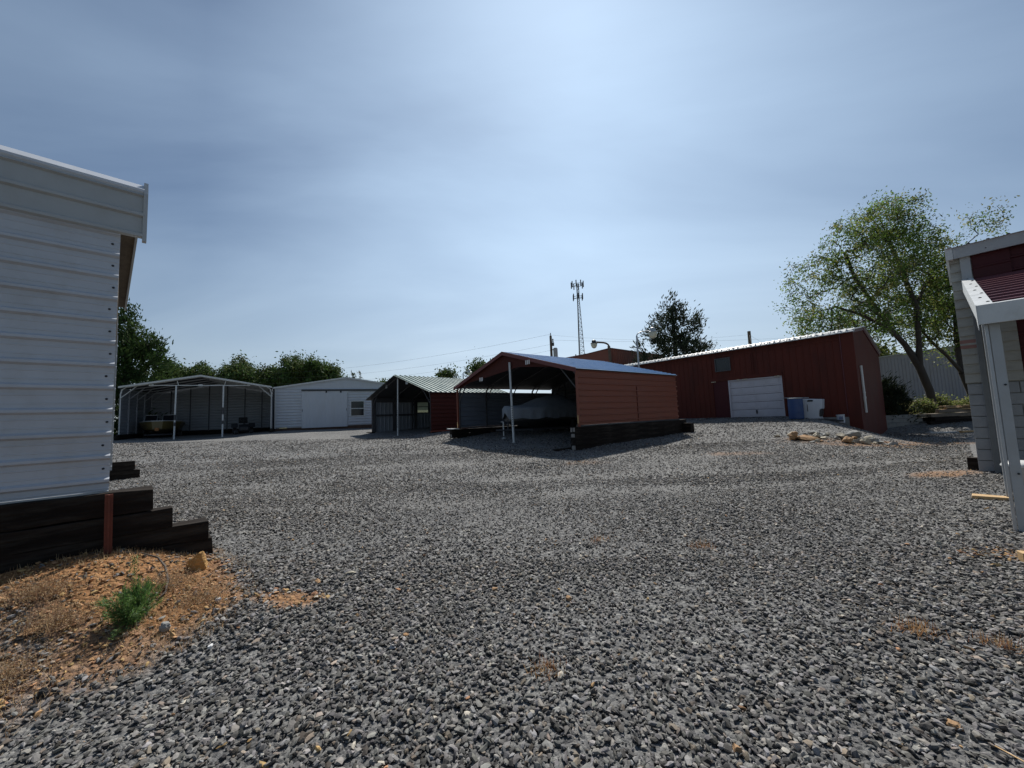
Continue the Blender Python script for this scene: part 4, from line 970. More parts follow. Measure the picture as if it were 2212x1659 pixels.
lt = MB(); lt.prism([(-.24,-.1,4.0),(-.24,.1,3.55),(-.24,.16,3.55),(-.24,5,5.1),(-.24,5,5.25),(-.24,-.1,4.18)],(.03,0,0)); lt.build('rake_trim', M['trimw'], rs)
ew = MB(); ew.box(-.2,.19,0,-.18,5,4.2); ew.box(-.2,5,0,7,5.03,4.8); build_each(ew, 'rear_wall', M['lap'], rs)
bo = MB(); bo.box(-.2,-.02,-.12,7,.2,.02); bo.build('footing', M['timber'], rs)
def plate(mb, c, x, y, z, ax='y'):
    pass
# lean-to
ln_ = empty('lean_to', (8.6,7.1,.15), ER, 'burgundy ribbed lean-to roof with white trim and white posts at the right edge', 'lean-to')
zT, zB, PL = 3.62, 2.52, 3.66      # roof at the wall, roof at the eave (above the empty), reach out from the wall
rf = MB(); rf.ribs((-.02,-.03,zT),(7.0,0,0),(0,-PL+.03,zB-zT),(0,-.3,1), h=.045, w0=.09, w1=.045, off=.16, pitch=.29); rf.build('roof', M['burgundy'], ln_)
und = MB(); und.obox((-.0,-.05,zT-.09),(7.0,0,0),(0,-PL+.05,zB-zT),(0,0,.05)); und.build('roof_underside', M['sheet_in'], ln_)
sl = (zB-zT)/PL
rk = MB()
for (y0, y1) in ((-.0,-2.55),(-2.56,-PL-.03)):
    rk.obox((-.09,y0,zT+sl*(-y0)+.045),(.14,0,0),(0,y1-y0,sl*(-(y1-y0))),(0,0,.022))
    rk.obox((-.09,y0,zT+sl*(-y0)-.15),(.03,0,0),(0,y1-y0,sl*(-(y1-y0))),(0,0,.195))
rkt = rk.build('rake_trim', M['trimw'], ln_)
sc = MB()
for k in range(8):
    y_ = -.12-k*.47; zz = zT+sl*(-y_)+.067; sc.lathe([(.001,0),(.016,0),(.016,.006),(.001,.012)],(.02 if k % 2 else -.02,y_,zz),8)
build_each(sc, 'screw', M['screw'], rkt)
ev = MB(); ev.box(-.09,-PL-.09,zB-.175,7,-PL-.05,zB+.06); ev.obox((-.09,-PL-.05,zB+.04),(7.09,0,0),(0,.10,.03),(0,0,.02)); ev.build('eave_trim', M['trimw'], ln_)
rp = MB(); rp.prism([(-.095,-PL-.10,zB+.06),(-.095,-PL+.13,zB+.12),(-.095,-PL+.13,zB-.11),(-.095,-PL-.0,zB-.20),(-.095,-PL-.10,zB-.25)],(.004,0,0)); rp.build('corner_plate', M['trimw'], ln_)
def post(x, y, z0, z1, w_, d_, m='trim', name='post'):
    q = MB(); q.box(x,y,z0,x+w_,y+d_,z1); return q.build(name, M[m], ln_, bevel=.004)
pst = post(-.01,-PL+.02,-.14,zB-.1,.085,.05)
post(-.045,-PL+.03,-.14,zB-.12,.03,.05, 'galv')
post(.0,-1.93,-.02,zT+sl*1.93-.12,.06,.06)
post(-.02,-.13,.1,zT-.15,.075,.05,'frame_grey')
sc = MB()
for zz in (.55,1.6): sc.tube([(.05,-PL+.015,zz),(.05,-PL+.005,zz)], .012, 8)
build_each(sc, 'screw', M['screw'], pst)
br = MB(); br.box(0.0,-1.93,-.04,5,-1.87,.0); br.build('base_rail', M['galv'], ln_)
cbm = MB(); cbm.obox((.0,-.1,zT-.2),(.05,0,0),(0,-PL+.2,zB-zT),(0,0,.06)); cbm.build('end_rafter', M['galv'], ln_)
q = l2w(ln_, -.32, -1.95); timber(q[0], q[1], g(q[0],q[1])+.05, 1.3, .07, .14, ER, 'yellow board under the foot of the thin lean-to post', None, 140, cat='board', name='board', m='pine')
q = l2w(ln_, -.32, .3); timber(q[0], q[1], g(q[0],q[1])+.22, .5, .26, .25, ER, 'mossy dark timber block at the corner of the block shed', None, 141, cat='timber', name='timber_block')
timber(4.86, 3.93, .10, .8, .12, .10, ER+.35, 'short sawn pine beam lying on the gravel at the right edge', None, 142, cat='beam', name='pine_beam', m='pine')
tb_ = empty('white_tub', (7.72,6.02,g(7.72,6.02)), 0, 'round white plastic tub behind the nearest white post', 'tub')
m = MB(); m.lathe([(.15,0),(.17,.02),(.21,.34),(.215,.36)], (0,0,0), 28); m.build('body', M['trim'], tb_, smooth=True)
m = MB(); m.lathe([(.225,.355),(.23,.37),(.205,.41),(.12,.44),(.02,.45)], (0,0,0), 28); m.build('lid', M['trimw'], tb_, smooth=True)

# ------------------------------------------------------------ bank, block retaining wall, timber pile
rw = empty('retaining_wall', (19.35,20.55,-.1), .0, 'low grey block retaining wall between the red building and the timber pile', 'wall')
m = MB()
for k in range(5):
    for j in range(5):
        x_ = j*.4+(.2 if k % 2 else 0)-.1; m.box(x_+.005,0,k*.2+.005,x_+.395,.2,k*.2+.195)
m.build('blocks', M['concrete'], rw, bevel=.006)
Gt = 'old timbers piled on the bank'
for i in range(13):
    x_, y_, z_ = 21.2+RNG.uniform(-.3,.8), 20.3+(i % 3)*.22, .25+.2*(i//3)
    Lb = RNG.uniform(2.4, 4.6)
    nm = ['lowest','second','third','fourth','topmost'][i//3]
    timber(x_, y_, z_+.05, Lb, .17, .2, RNG.normal(0,.05), f'{nm} layer timber of the pile on the bank, {["front","middle","back"][i % 3]} row', Gt, 150+i, m='timber' if i < 9 else 'plankdark')
for i in range(6):
    x_, y_ = 21.5+RNG.uniform(0,1.6), 20.3+RNG.uniform(0,.5)
    timber(x_, y_, 1.06+.045*i, RNG.uniform(1.8,3.6), .04, .14, RNG.normal(0,.16), ['thin weathered board lowest on the timber pile','thin pale board second up on the timber pile','thin board third up on the timber pile','thin board fourth up on the timber pile','thin board fifth up on the timber pile','thin board topmost on the timber pile'][i], 'thin boards on the timber pile', 170+i, cat='board', name='board', m='pine' if i % 2 else 'plankdark')
timber(19.9, 18.9, g(20.5,18.9)+.07, 1.3, .08, .3, .0, 'long grey slab on the ground before the timber pile', None, 180, cat='slab', name='slab', m='trim')
timber(21.25, 18.75, g(21.9,18.75)+.08, 1.35, .07, .22, .03, 'pale yellow plank on the ground before the timber pile', None, 181, cat='board', name='board', m='pine')

# ------------------------------------------------------------ trees
def leaf_quads(c, size, tint, name, m, parent, aspect=.5, up=None, updir=0.0):
    n = len(c); d = RNG.normal(size=(n,3)); 
    if up is not None: d = d*(1-updir)+up*updir*1.6
    d /= np.linalg.norm(d, axis=1)[:, None]
    e = np.cross(d, RNG.normal(size=(n,3))); e /= np.linalg.norm(e, axis=1)[:, None]
    s_ = size*RNG.uniform(.6, 1.3, n); a_ = d*(s_/2)[:, None]; b_ = e*(s_*aspect/2)[:, None]
    v = np.stack([c-a_, c+b_*.9-a_*.1, c+a_, c-b_*.9-a_*.1], 1).reshape(-1, 3)
    f = np.arange(n*4).reshape(n, 4)
    return fast_mesh(name, v, f, m, parent, tint=np.repeat(tint, 4, 0))
def grow(name, label, base, trunks, blobs, tips, leafn, lsize, cols, mleaf, mbark, r0, spread=.35, aspect=.5, category='tree', group=None, updir=0.0, bend=.12, clump=.28, crown='crown', upbias=.0, dens=None, trunkname='trunk'):
    """trunks: list of polylines (local); blobs: (x,y,z,rx,ry,rz,weight) local; skeleton grown tip by tip to the nearest wood"""
    t = empty(name, base, 0, label, category, group)
    nodes = []; par = []
    for tr in trunks:
        prev = -1 if not nodes else 0
        for i, p in enumerate(tr):
            if i == 0 and nodes:
                prev = int(np.argmin(((np.array(nodes)-V3(p))**2).sum(1))); continue
            nodes.append(V3(p)); par.append(prev); prev = len(nodes)-1
    ntr = len(nodes)
    w = np.array([q[6] for q in blobs], float); w *= np.array([q[3]*q[5] for q in blobs]); w /= w.sum()
    T = []
    for k in RNG.choice(len(blobs), tips, p=w):
        q = blobs[k]; u = nrm(RNG.normal(size=3))*RNG.uniform(.25, 1.0)**.45
        T.append((q[0]+u[0]*q[3], q[1]+u[1]*q[4], q[2]+u[2]*q[5]))
    T = np.array(T); N0 = np.array(nodes)
    dist = np.sqrt(((T[:, None]-N0[None])**2).sum(-1)).min(1); T = T[np.argsort(dist)]
    leaves, ldir = [], []
    for p in T:
        A_ = np.array(nodes); d = np.sqrt(((A_-p)**2).sum(1))+.5*np.maximum(0, A_[:, 2]-p[2]+.1); j = int(np.argmin(d)); q = nodes[j]
        L_ = np.linalg.norm(p-q); k = max(2, int(L_/.45)); prev = j
        for i in range(1, k+1):
            f = i/k; c = q+(p-q)*f+np.array([0,0,1])*L_*bend*math.sin(f*math.pi)+RNG.normal(0, .03*L_, 3)*(f < 1)
            nodes.append(c); par.append(prev); prev = len(nodes)-1
        leaves.append(p); ldir.append(nrm(p-q+1e-6))
        if L_ > .5: leaves.append(q+(p-q)*.65); ldir.append(nrm(p-q))
    n = len(nodes); wt = np.zeros(n)
    kids = np.bincount([p for p in par if p >= 0], minlength=n)
    wt[kids == 0] = 1
    for i in range(n-1, 0, -1):
        if par[i] >= 0: wt[par[i]] += wt[i]
    rad = r0*(np.maximum(wt, 1)/wt[0])**.46; rad = np.maximum(rad, r0*.018)
    tb_, bb = MB(), MB()
    for i in range(1, n):
        if par[i] < 0: continue
        j = par[i]; ra = rad[j] if i >= ntr or True else rad[j]
        ra = min(rad[j], rad[i]*1.35)
        (tb_ if i < ntr else bb).tube([nodes[j], nodes[i]], [ra, rad[i]], 9 if i < ntr else (5 if rad[i] > r0*.1 else 3), cap=False)
    to = tb_.build(trunkname, M[mbark], t, smooth=True); bb.build('limbs', M[mbark], t)
    Lp, Ld = np.array(leaves), np.array(ldir); k = RNG.integers(0, len(Lp), leafn)
    sp = RNG.normal(size=(leafn,3))*spread*RNG.uniform(.5, 1.3, len(Lp))[k][:, None]
    sp += Ld[k]*RNG.uniform(-.6, .7, leafn)[:, None]*spread
    c = Lp[k]+sp; c[:, 2] -= .15*spread
    cl = RNG.random(len(Lp)); col = np.array(cols)
    ci = RNG.integers(0, len(col), len(Lp)); base_c = col[ci[k]]*(.75+.5*cl[k])[:, None]*RNG.uniform(.8, 1.2, (leafn,1))
    tint = np.c_[base_c, np.ones(leafn)]
    leaf_quads(c, lsize, tint, crown, M[mleaf], t, aspect, up=Ld[k]+np.array([0,0,upbias]), updir=updir)
    return t

# camera-plane layout of the crown was measured at the tree's own distance; here as world offsets from the trunk foot
LC = [(.085,.145,.032),(.06,.11,.026),(.115,.165,.042),(.042,.078,.02),(.15,.155,.05)]
bx0, by0, bz0 = 23.7, 22.0, .93
def bl(X, Z, r, w_=1.0, dy=0.0, ry=None):
    r *= .88; dy = dy or 1.1*math.sin(X*2.3+Z*1.7); return (X-bx0, dy, Z-bz0, r, ry or r*1.25, r, w_)
grow('leafy_tree', 'tall broad leafy tree with leaning trunk behind the red building', (bx0,by0,bz0),
     [[(0,0,-.2),(-.15,0,1.2),(-.55,0,2.6),(-1.1,.1,3.9),(-1.7,.3,5.0),(-2.5,.2,6.3),(-3.6,0,7.9),(-4.3,-.3,9.3)],
      [(-.55,0,2.6),(-.6,-.2,4.0),(-.6,-.3,6.0),(-.9,-.1,8.0),(-1.3,.1,10.2),(-1.6,.2,11.8)],
      [(-1.1,.1,3.9),(-2.6,-.6,4.7),(-4.4,-1.0,5.5),(-5.8,-1.0,6.0)],
      [(-.6,-.3,6.0),(.8,.3,7.6),(2.6,.6,9.0),(4.4,.4,10.4)]],
     [bl(18.2,9.2,1.5),bl(17.3,7.6,1.1,.8),bl(17.0,5.8,1.3,.8),bl(16.5,6.2,.8,.9),bl(18.4,5.6,1.1,.6),bl(19.3,10.6,1.5),bl(20.1,8.7,1.9),bl(21.2,11.6,1.5,1.1),bl(22.4,12.3,1.5,1.2),bl(22.2,10.3,1.9,1.1),bl(23.6,10.4,1.6),
      bl(19.4,6.3,1.4,.8),bl(21.0,6.4,1.6,.9),bl(22.0,8.2,1.8,1.2),bl(24.0,8.4,1.6),bl(23.5,6.6,1.5),bl(26.6,11.3,1.2,.35),bl(28.0,12.0,.9,.3),bl(25.2,10.8,1.1,.45)],
     900, 38000, .145, LC, 'leaf', 'barkdark', .185, spread=.27, bend=.08)
bx0, by0, bz0 = 26.6, 22.6, 1.0
grow('leafy_tree', 'smaller leafy tree with forked dark trunk beside the block shed', (bx0,by0,bz0),
     [[(0,0,-.2),(-.05,0,1.0),(-.35,0,2.1),(-1.1,0,3.1),(-2.0,0,4.1),(-2.6,.1,5.2)],[(-.35,0,2.1),(-.2,.2,3.2),(.0,.3,4.6),(.2,.3,6.2)]],
     [bl(25.2,6.9,1.3),bl(26.6,6.4,1.5),bl(25.6,8.8,1.5),bl(27.4,8.4,1.5),bl(24.6,5.3,.9,.6),bl(26.8,4.8,.9,.5)],
     340, 18000, .145, LC, 'leaf', 'barkdark', .17, spread=.27)

CC = [(.028,.05,.018),(.022,.04,.018),(.04,.058,.022),(.035,.04,.018)]
def conifer(name, label, base, H_, rb, tips, n, size, cols, r0, seed=0, shape=1.0, lobes=(), group=None, spread=.22, z0f=.08, ax=.33, updir=.75):
    bl_ = []
    for k in range(9):
        f = z0f+(.97-z0f)*k/8; rr = rb*(1-f)**shape+.10
        bl_.append((RNG.normal(0,.08*rb), RNG.normal(0,.08*rb), f*H_, rr, rr, H_*.09, 1.0))
    bl_ += list(lobes)
    return grow(name, label, base, [[(0,0,-.2),(0,0,H_*.3),(.05,0,H_*.6),(0,0,H_*.93)]], bl_, tips, n, size, cols, 'needle', 'barkdark', r0, spread=spread, aspect=ax, updir=updir, upbias=.5, group=group, bend=-.05)
conifer('cedar_tree', 'ragged dark cedar rising behind the red building', (13.65,32,1.1), 9.9, 3.5, 360, 14000, .30, [(.030,.045,.024),(.022,.034,.020),(.038,.050,.028)], .22, shape=.62, z0f=.28,
        lobes=[(3.0,0,6.1,.7,.6,.5,.9),(-3.2,0,4.4,.7,.6,.5,.9),(-2.9,0,5.9,.5,.5,.6,.5),(1.9,0,7.7,.55,.5,1.0,.9),(-1.7,0,6.9,.5,.5,.8,.6),(2.4,0,5.3,.7,.7,.6,.8),(-2.5,0,4.9,.6,.6,.6,.6),(.9,0,8.6,.5,.5,.8,.6)], spread=.26)
conifer('cedar_tree', 'dense green cedar beside the left end of the grey open carport', (-32.0,32.0,1.1), 10.6, 3.6, 420, 24000, .36, [(.035,.07,.020),(.028,.055,.018),(.05,.085,.024)], .26, shape=.55, z0f=.05,
        lobes=[(2.3,0,8.0,.7,.6,.7,.7),(3.0,0,6.4,.9,.7,.9,.9),(2.6,0,4.2,1.0,.8,1.0,1.0)], spread=.30)
Gw = 'trees along the skyline beyond the carports'
PN = [(.06,.11,.032),(.045,.085,.028),(.08,.125,.04),(.085,.105,.038)]
def pine(X, Y, ztop, rx, label, rz=None, n=5200, cols=PN, dens=1.0, name='pine_tree'):
    zb = 1.15; Ht = ztop-zb; rz = rz or rx*.75
    bls = []
    for k in range(7):
        a_ = RNG.uniform(0, 6.28); q = RNG.uniform(.25,.62); bls.append((math.cos(a_)*rx*q, math.sin(a_)*rx*q, Ht-rz*1.05+RNG.uniform(-.5,.45)*rz, rx*.48, rx*.48, rz*.42, 1))
    bls.append((0,0,Ht-rz*.55,rx*.45,rx*.45,rz*.5,1.0)); bls.append((0,0,Ht*.5,rx*.85,rx*.85,Ht*.25,1.1)); bls.append((0,0,Ht*.3,rx*.8,rx*.8,Ht*.2,.8))
    return grow(name, label, (X,Y,zb), [[(0,0,-.3),(.1,0,Ht*.35),(-.1,0,Ht*.62),(.05,0,Ht*.85)]], bls, 230, int(n*1.9*dens), .50, cols, 'needle', 'barkdark', .28, spread=.52, aspect=.5, group=Gw, bend=.05)
for X, Y, zt_, rx, lab in [
    (-61.5,70,13.9,3.2,'small light green tree just right of the dense green cedar'),
    (-57.5,72,13.9,3.8,'low round pine, second tree right of the dense green cedar'),
    (-53.6,74,14.0,2.6,'small narrow pine left of the tall pine over the grey carport peak'),
    (-49.6,70,14.6,3.9,'tall dark pine rising over the right of the grey carport peak'),
    (-44.6,72,13.0,2.8,'low pine between the tall dark pine and the wide pines'),
    (-39.8,70,14.8,3.6,'tallest of the wide pines above the joint of grey carport and barn'),
    (-36.2,70,13.9,3.5,'middle of the wide pines left of the barn peak'),
    (-33.0,71,12.6,2.9,'rightmost of the wide pines, ending at the barn peak'),
    (-66.5,78,14.6,4.0,'light tree hidden half behind the dense green cedar'),
    (-41.5,79,12.4,3.6,'pine filling the gap behind the wide pines'),
    (-55.5,80,13.8,3.8,'pine filling the gap behind the low round pine'),
    (-50.5,80,13.2,4.0,'pine half hidden behind the tall dark pine'),
    (-46.5,82,12.6,3.6,'pine filling the dip right of the tall dark pine'),
    (-60.5,82,14.2,3.8,'pine filling the gap behind the light green tree')]:
    pine(X, Y, zt_, rx, lab)
GR = [(.07,.09,.035),(.05,.07,.03),(.09,.10,.05)]
for X, Y, zt_, rb, nn, lab in [(-28.6,70,10.4,1.6,1800,'small dark spruce right of the barn peak'),(-25.8,66,11.0,1.5,500,'thin bare looking spruce behind the right slope of the barn roof'),(-30.4,70,9.6,1.6,1500,'low bushy tree at the barn peak')]:
    conifer('spruce_tree', lab, (X,Y,1.15), zt_-1.15, rb, 90, nn, .55, GR if nn > 600 else [(.16,.17,.14)], .12, group=Gw, spread=.25, ax=.25)
pine(-11.2, 68, 10.3, 1.7, 'small round pine seen between the green and the red carport roofs', n=2600)
pine(-5.6, 66, 11.6, 2.3, 'loose pine behind the left slope of the red carport roof', n=3000)
pine(-22.5, 68, 8.6, 1.7, 'low treetop between the barn and the green carport', n=1800)
YG = [(.10,.13,.03),(.14,.16,.04),(.07,.10,.025)]
pine(42.5, 45, 8.4, 3.6, 'yellow green bushy treetop behind the white metal shed', n=4200, cols=YG)
pine(20.5, 60, 8.8, 2.2, 'low bushy treetop between the tall red building and the dark cedar', n=1500)

# shrub at the end of the red building
conifer('shrub', 'dark spiky shrub at the right end of the red building', (20.35,21.35,.85), 2.0, 1.15, 170, 9000, .22, [(.022,.032,.016),(.016,.024,.014),(.03,.04,.018)], .05, shape=.5, z0f=.05, spread=.16, ax=.22).__setitem__('category','shrub')
# rough grass and weeds on the bank
def blades(x, y, h, w_, cols, name, m, lean=.5, parent=None, z=None, curve=.3):
    n = len(x); a_ = RNG.uniform(0, 2*math.pi, n); z0 = gz(x, y) if z is None else z
    hh = h*RNG.uniform(.5, 1.2, n); ln = RNG.uniform(0, lean, n)
    d = np.stack([np.cos(a_)*ln, np.sin(a_)*ln, np.sqrt(np.maximum(.05, 1-ln*ln))], -1)*hh[:, None]
    s_ = np.stack([-np.sin(a_), np.cos(a_), np.zeros(n)], -1)*(w_/2); p = np.stack([x, y, z0], -1)
    v = np.stack([p-s_, p+s_, p+d+s_*.2, p+d-s_*.2], 1).reshape(-1, 3); c = np.array(cols)[RNG.integers(0, len(cols), n)]*RNG.uniform(.7, 1.25, (n,1))
    return fast_mesh(name, v, np.arange(4*n).reshape(n, 4), m, parent, tint=np.repeat(np.c_[c, np.ones(n)], 4, 0))
x, y = RNG.uniform(20.2, 34, 15000), RNG.uniform(21.1, 31, 15000)
o = blades(x, y, .35, .035, [(.20,.20,.06),(.30,.27,.11),(.10,.14,.04),(.36,.30,.14)], 'grass', M['straw']); tag(o, 'dry yellow green grass on the bank under the leafy tree', 'grass', kind='stuff')
for i, (X, Y, r_, lab) in enumerate([(22.6,21.6,.5,'low green bush left of the leaning tree trunk'),(25.3,21.5,.8,'green bush between the two tree trunks'),(24.6,22.6,.7,'green bush behind the leaning tree trunk')]):
    grow('bush', lab, (X,Y,g(X,Y)), [[(0,0,-.1),(0,0,.3)]], [(0,0,.45,r_,r_*.7,.42,1)], 60, 2600, .12, [(.08,.11,.03),(.12,.15,.05),(.16,.16,.07)], 'leaf', 'barkdark', .03, spread=.14, category='bush', group='bushes on the bank', trunkname='stem')

# ------------------------------------------------------------ plants and litter on the bare earth, near left
wx, wy = -2.93, 3.06; wz = g(wx, wy)
wd = empty('feathery_weed', (wx,wy,wz), 0, 'bright green feathery weed growing in the orange earth', 'plant')
stm = MB(); lc, ld = [], []
for k in range(52):
    a_ = RNG.uniform(0, 6.28); ln = abs(RNG.normal(0, .55)) if k else .05; Hh = (RNG.uniform(.16,.30) if k else .48)
    d = V3((math.cos(a_)*math.sin(ln), math.sin(a_)*math.sin(ln), math.cos(ln)))
    pts = [V3((0,0,0))+d*Hh*f+V3((0,0,.02*math.sin(f*3))) for f in (0,.35,.7,1)]; stm.tube(pts, [.004,.003,.002,.001], 4, cap=False)
    for f in np.linspace(.18,1,26):
        for _ in range(6 if k else 8): lc.append(d*Hh*f+RNG.normal(0,.010,3)+V3((0,0,.0))+RNG.normal(0,.028*(1.2-f),3)); ld.append(nrm(d+RNG.normal(0,.45,3)))
stm.build('stems', mat('green stem', (.10,.12,.04), .7), wd)
lc, ld = np.array(lc), np.array(ld); wcol = np.array([(.06,.14,.035),(.09,.19,.05),(.045,.10,.03),(.14,.22,.07)])[RNG.integers(0,4,len(lc))]
leaf_quads(lc, .036, np.c_[wcol, np.ones(len(lc))], 'foliage', M['weed'], wd, .13, up=ld, updir=.8)
DRY = [(.30,.20,.10),(.40,.30,.17),(.20,.12,.07),(.26,.19,.12)]
for i, (X, Y, h_, n, lab) in enumerate([(-3.35,2.95,.20,420,'grey brown dry weed left of the green feathery weed'),(-3.75,3.15,.18,420,'brown dry weed nearest the wall at the left edge'),(-3.1,3.55,.16,300,'thin dry stalks behind the green feathery weed'),(-2.72,3.45,.14,260,'brown dry sprig right of the green feathery weed'),(-3.2,2.5,.14,420,'flattened dry weed below the green feathery weed at the left')]):
    t = empty('dry_weed', (X,Y,g(X,Y)), 0, lab, 'plant', 'dry weeds on the orange earth')
    xx, yy = RNG.normal(0, .09, n), RNG.normal(0, .07, n)
    n = n//3; xx, yy = xx[:n]*1.2, yy[:n]*1.2
    o = blades(xx, yy, h_*.75, .004, DRY, 'stalks', M['straw'], lean=.99, parent=t, z=np.zeros(n))
    n = n*9
    cc = np.stack([RNG.normal(0,.11,n*2), RNG.normal(0,.09,n*2), np.abs(RNG.normal(.0,.06,n*2))], -1); cw = np.array(DRY)[RNG.integers(0,4,n*2)]
    leaf_quads(cc, .016, np.c_[cw, np.ones(n*2)], 'dead_leaves', M['straw'], t, .4)
x, y = RNG.uniform(-5, -1.9, 30000), RNG.uniform(1.6, 4.6, 30000); s_ = sdf(x, y)
k = (s_ > -.12) & ~occupied(x, y) & (RNG.random(30000) < .25+.75*((s_ < .45) | (y < 2.9))*(.5+.5*np.sin(x*3+y*5))); x, y = x[k], y[k]
o = blades(x, y, .05, .0034, [(.42,.30,.16),(.52,.40,.24),(.26,.16,.08),(.36,.24,.12)], 'straw_litter', M['straw'], lean=.995); tag(o, 'dead straw and needles littering the orange earth', 'straw', kind='stuff')
for i, (X, Y, n, r_, lab) in enumerate([(.14,2.55,90,.09,'rust brown dry grass tuft left of the bottom centre'),(2.72,2.85,140,.12,'golden dry grass tuft on the gravel at mid right'),(3.05,2.62,80,.08,'brown dry grass tuft just below the golden tuft at mid right'),(2.2,1.62,120,.12,'brown root tuft in the gravel at the bottom right'),(2.35,1.58,1,.01,None),(.25,1.62,40,.08,'dry grass blades at the bottom edge of the gravel'),(2.1,4.6,90,.14,'faint rusty grass patch on the gravel left of the cream stone'),(1.0,4.9,60,.1,'small straw tuft on the gravel right of centre')]):
    if lab is None: continue
    t = empty('grass_tuft', (X,Y,g(X,Y)+.015), 0, lab, 'grass tuft', 'dry grass tufts in the gravel')
    blades(RNG.normal(0,r_*.6,n), RNG.normal(0,r_*.5,n), .075, .004, [(.34,.19,.07),(.46,.30,.13),(.24,.11,.05)], 'blades', M['straw'], lean=.98, parent=t, z=np.zeros(n))
sk = MB(); P_ = [(-3.60,3.82),(-3.42,3.80),(-3.26,3.70),(-3.10,3.55),(-3.0,3.42),(-2.97,3.32)]
sk.tube([(a_, b_, g(a_, b_)+.045+.02*math.sin(i)) for i, (a_, b_) in enumerate(P_)], [.005,.008,.009,.010,.008,.004], 7)
sk.tube([(-3.35,3.78,g(-3.35,3.78)+.05),(-3.28,3.9,g(-3.28,3.9)+.10)], [.005,.002], 5); o = sk.build('stick', M['bark'], smooth=True); tag(o, 'crooked grey brown stick lying on the orange earth', 'stick')
sk = MB(); sk.tube([(2.12,1.90,g(2.12,1.9)+.03),(2.13,1.75,g(2.13,1.75)+.05),(2.12,1.63,g(2.1,1.63)+.02)], [.003,.004,.002], 6); o = sk.build('twig', M['pine'], smooth=True); tag(o, 'thin pale twig on the gravel at the bottom right', 'twig')
for i, (X, Y, lab) in enumerate([(-2.55,3.42,'white triangular chip on the orange earth right of the stick'),(-2.2,2.88,'white pointed chip at the edge of the gravel below the earth tongue')]):
    rock('white_chip', X, Y, (.03,.012,.028), .4+i, M['white_ink'], lab, 200+i, None, z=g(X,Y)+.01)
rock('rock', -2.66, 3.02, (.045,.035,.04), .2, M['rock_grey'], 'small dark pointed rock right of the green feathery weed', 210)
rock('rock', -2.86, 2.44, (.03,.03,.035), .9, M['black'], 'small black rock in the mixed gravel at the lower left', 211)
rock('rock', -3.45, 2.85, (.07,.05,.02), .9, M['rock_tan'], 'flat tan rock left of the green feathery weed', 212)
rock('rock', -3.95, 3.05, (.06,.05,.025), .3, M['rock_tan'], 'orange rock on the earth by the left edge', 213)

# ------------------------------------------------------------ poles, lamps, tower, wires
def street_lamp(base, Hp, arm, side, label, r=.05, head=1.0, m='galvpaint', lean=0):
    t = empty('yard_lamp', base, 0, label, 'lamp', 'yard lamps on curved arms')
    p = MB(); p.tube([(lean,0,0),(0,0,Hp)], [r*1.2,r], 10); p.build('pole', M[m], t)
    a_ = MB(); pts = [(0,0,Hp-.3)]+[(side*arm*(1-math.cos(q))*.62, 0, Hp-.0+arm*.32*math.sin(q)) for q in np.linspace(.15,1.45,6)]
    end = (side*arm, 0, Hp+arm*.36); pts.append(end); a_.tube(pts, r*.62, 8); a_.build('arm', M[m], t)
    e = end; h_ = MB(); s_ = head
    h_.lathe([(.04*s_,.16*s_),(.11*s_,.12*s_),(.13*s_,.0),(.20*s_,-.05*s_),(.19*s_,-.07*s_)], (e[0]+side*.12*s_, 0, e[2]-.02), 16); h_.build('head', M['dark' if m == 'polewood' else 'trim'], t)
    l_ = MB(); l_.lathe([(.175*s_,-.06*s_),(.17*s_,-.16*s_),(.12*s_,-.28*s_),(.04*s_,-.33*s_)], (e[0]+side*.12*s_, 0, e[2]-.02), 16); l_.build('lens', M['lampglass'], t, smooth=True)
    return t
street_lamp((8.25,32.3,1.2), 6.0, 1.05, -1, 'dark yard lamp arching left from the tall red building', r=.12, head=1.5, m='polewood', lean=.3)
street_lamp((7.35,22.3,.8), 5.2, .78, 1, 'grey yard lamp with big lens arching right in front of the dark cedar', r=.05, head=1.35)
street_lamp((-3.95,31.5,1.1), 4.2, .42, 1, 'small grey yard lamp between the green and red carport roofs', r=.05, head=1.0)
def upole(x, y, ztop, label, r=.16, cross=False, trans=False):
    t = empty('utility_pole', (x,y,1.1), 0, label, 'utility pole', 'wooden utility poles'); Hh = ztop-1.1
    p = MB(); p.tube([(0,0,-.5),(0,0,Hh)], [r*1.2,r*.85], 10); p.build('pole', M['polewood'], t)
    if cross: c = MB(); c.box(-1.1,-.06,Hh-.6,1.1,.06,Hh-.46); c.build('crossarm', M['polewood'], t)
    if trans:
        c = MB(); c.lathe([(.2,0),(.26,.05),(.26,1.0),(.2,1.1)], (.48,0,Hh-2.55), 14); c.box(.1,-.05,Hh-1.7,.3,.05,Hh-1.6); c.build('transformer', M['trim'], t)
        c = MB(); c.lathe([(.05,0),(.09,.1),(.05,.2),(.09,.3),(.04,.4)], (.24,0,Hh-.75), 8); c.box(.1,-.08,Hh-1.2,.36,.08,Hh-.8); c.tube([(0,0,Hh),(0,0,Hh+.35)], .05, 6); c.build('insulators', M['frame_dark'], t)
    return t
upole(4.75,45,10.9,'wooden utility pole with grey transformer behind the red carport', trans=True)
upole(28.0,45,10.5,'top of a dark utility pole above the red building roof', r=.20)
upole(-68.5,78,13.9,'distant utility pole with crossarm above the light green tree', cross=True, r=.2)
def wire(p, q, sag, label, r=.018):
    n = 18; m = MB(); p, q = V3(p), V3(q)
    m.tube([p+(q-p)*f-np.array([0,0,sag*4*f*(1-f)]) for f in np.linspace(0,1,n+1)], r*.75, 4); o = m.build('power_line', M['wire']); tag(o, label, 'power line', 'overhead power lines')
wire((4.8,45,11.1),(-68.5,78,13.6),2.2,'uppermost power line running left from the transformer pole',0.0136)
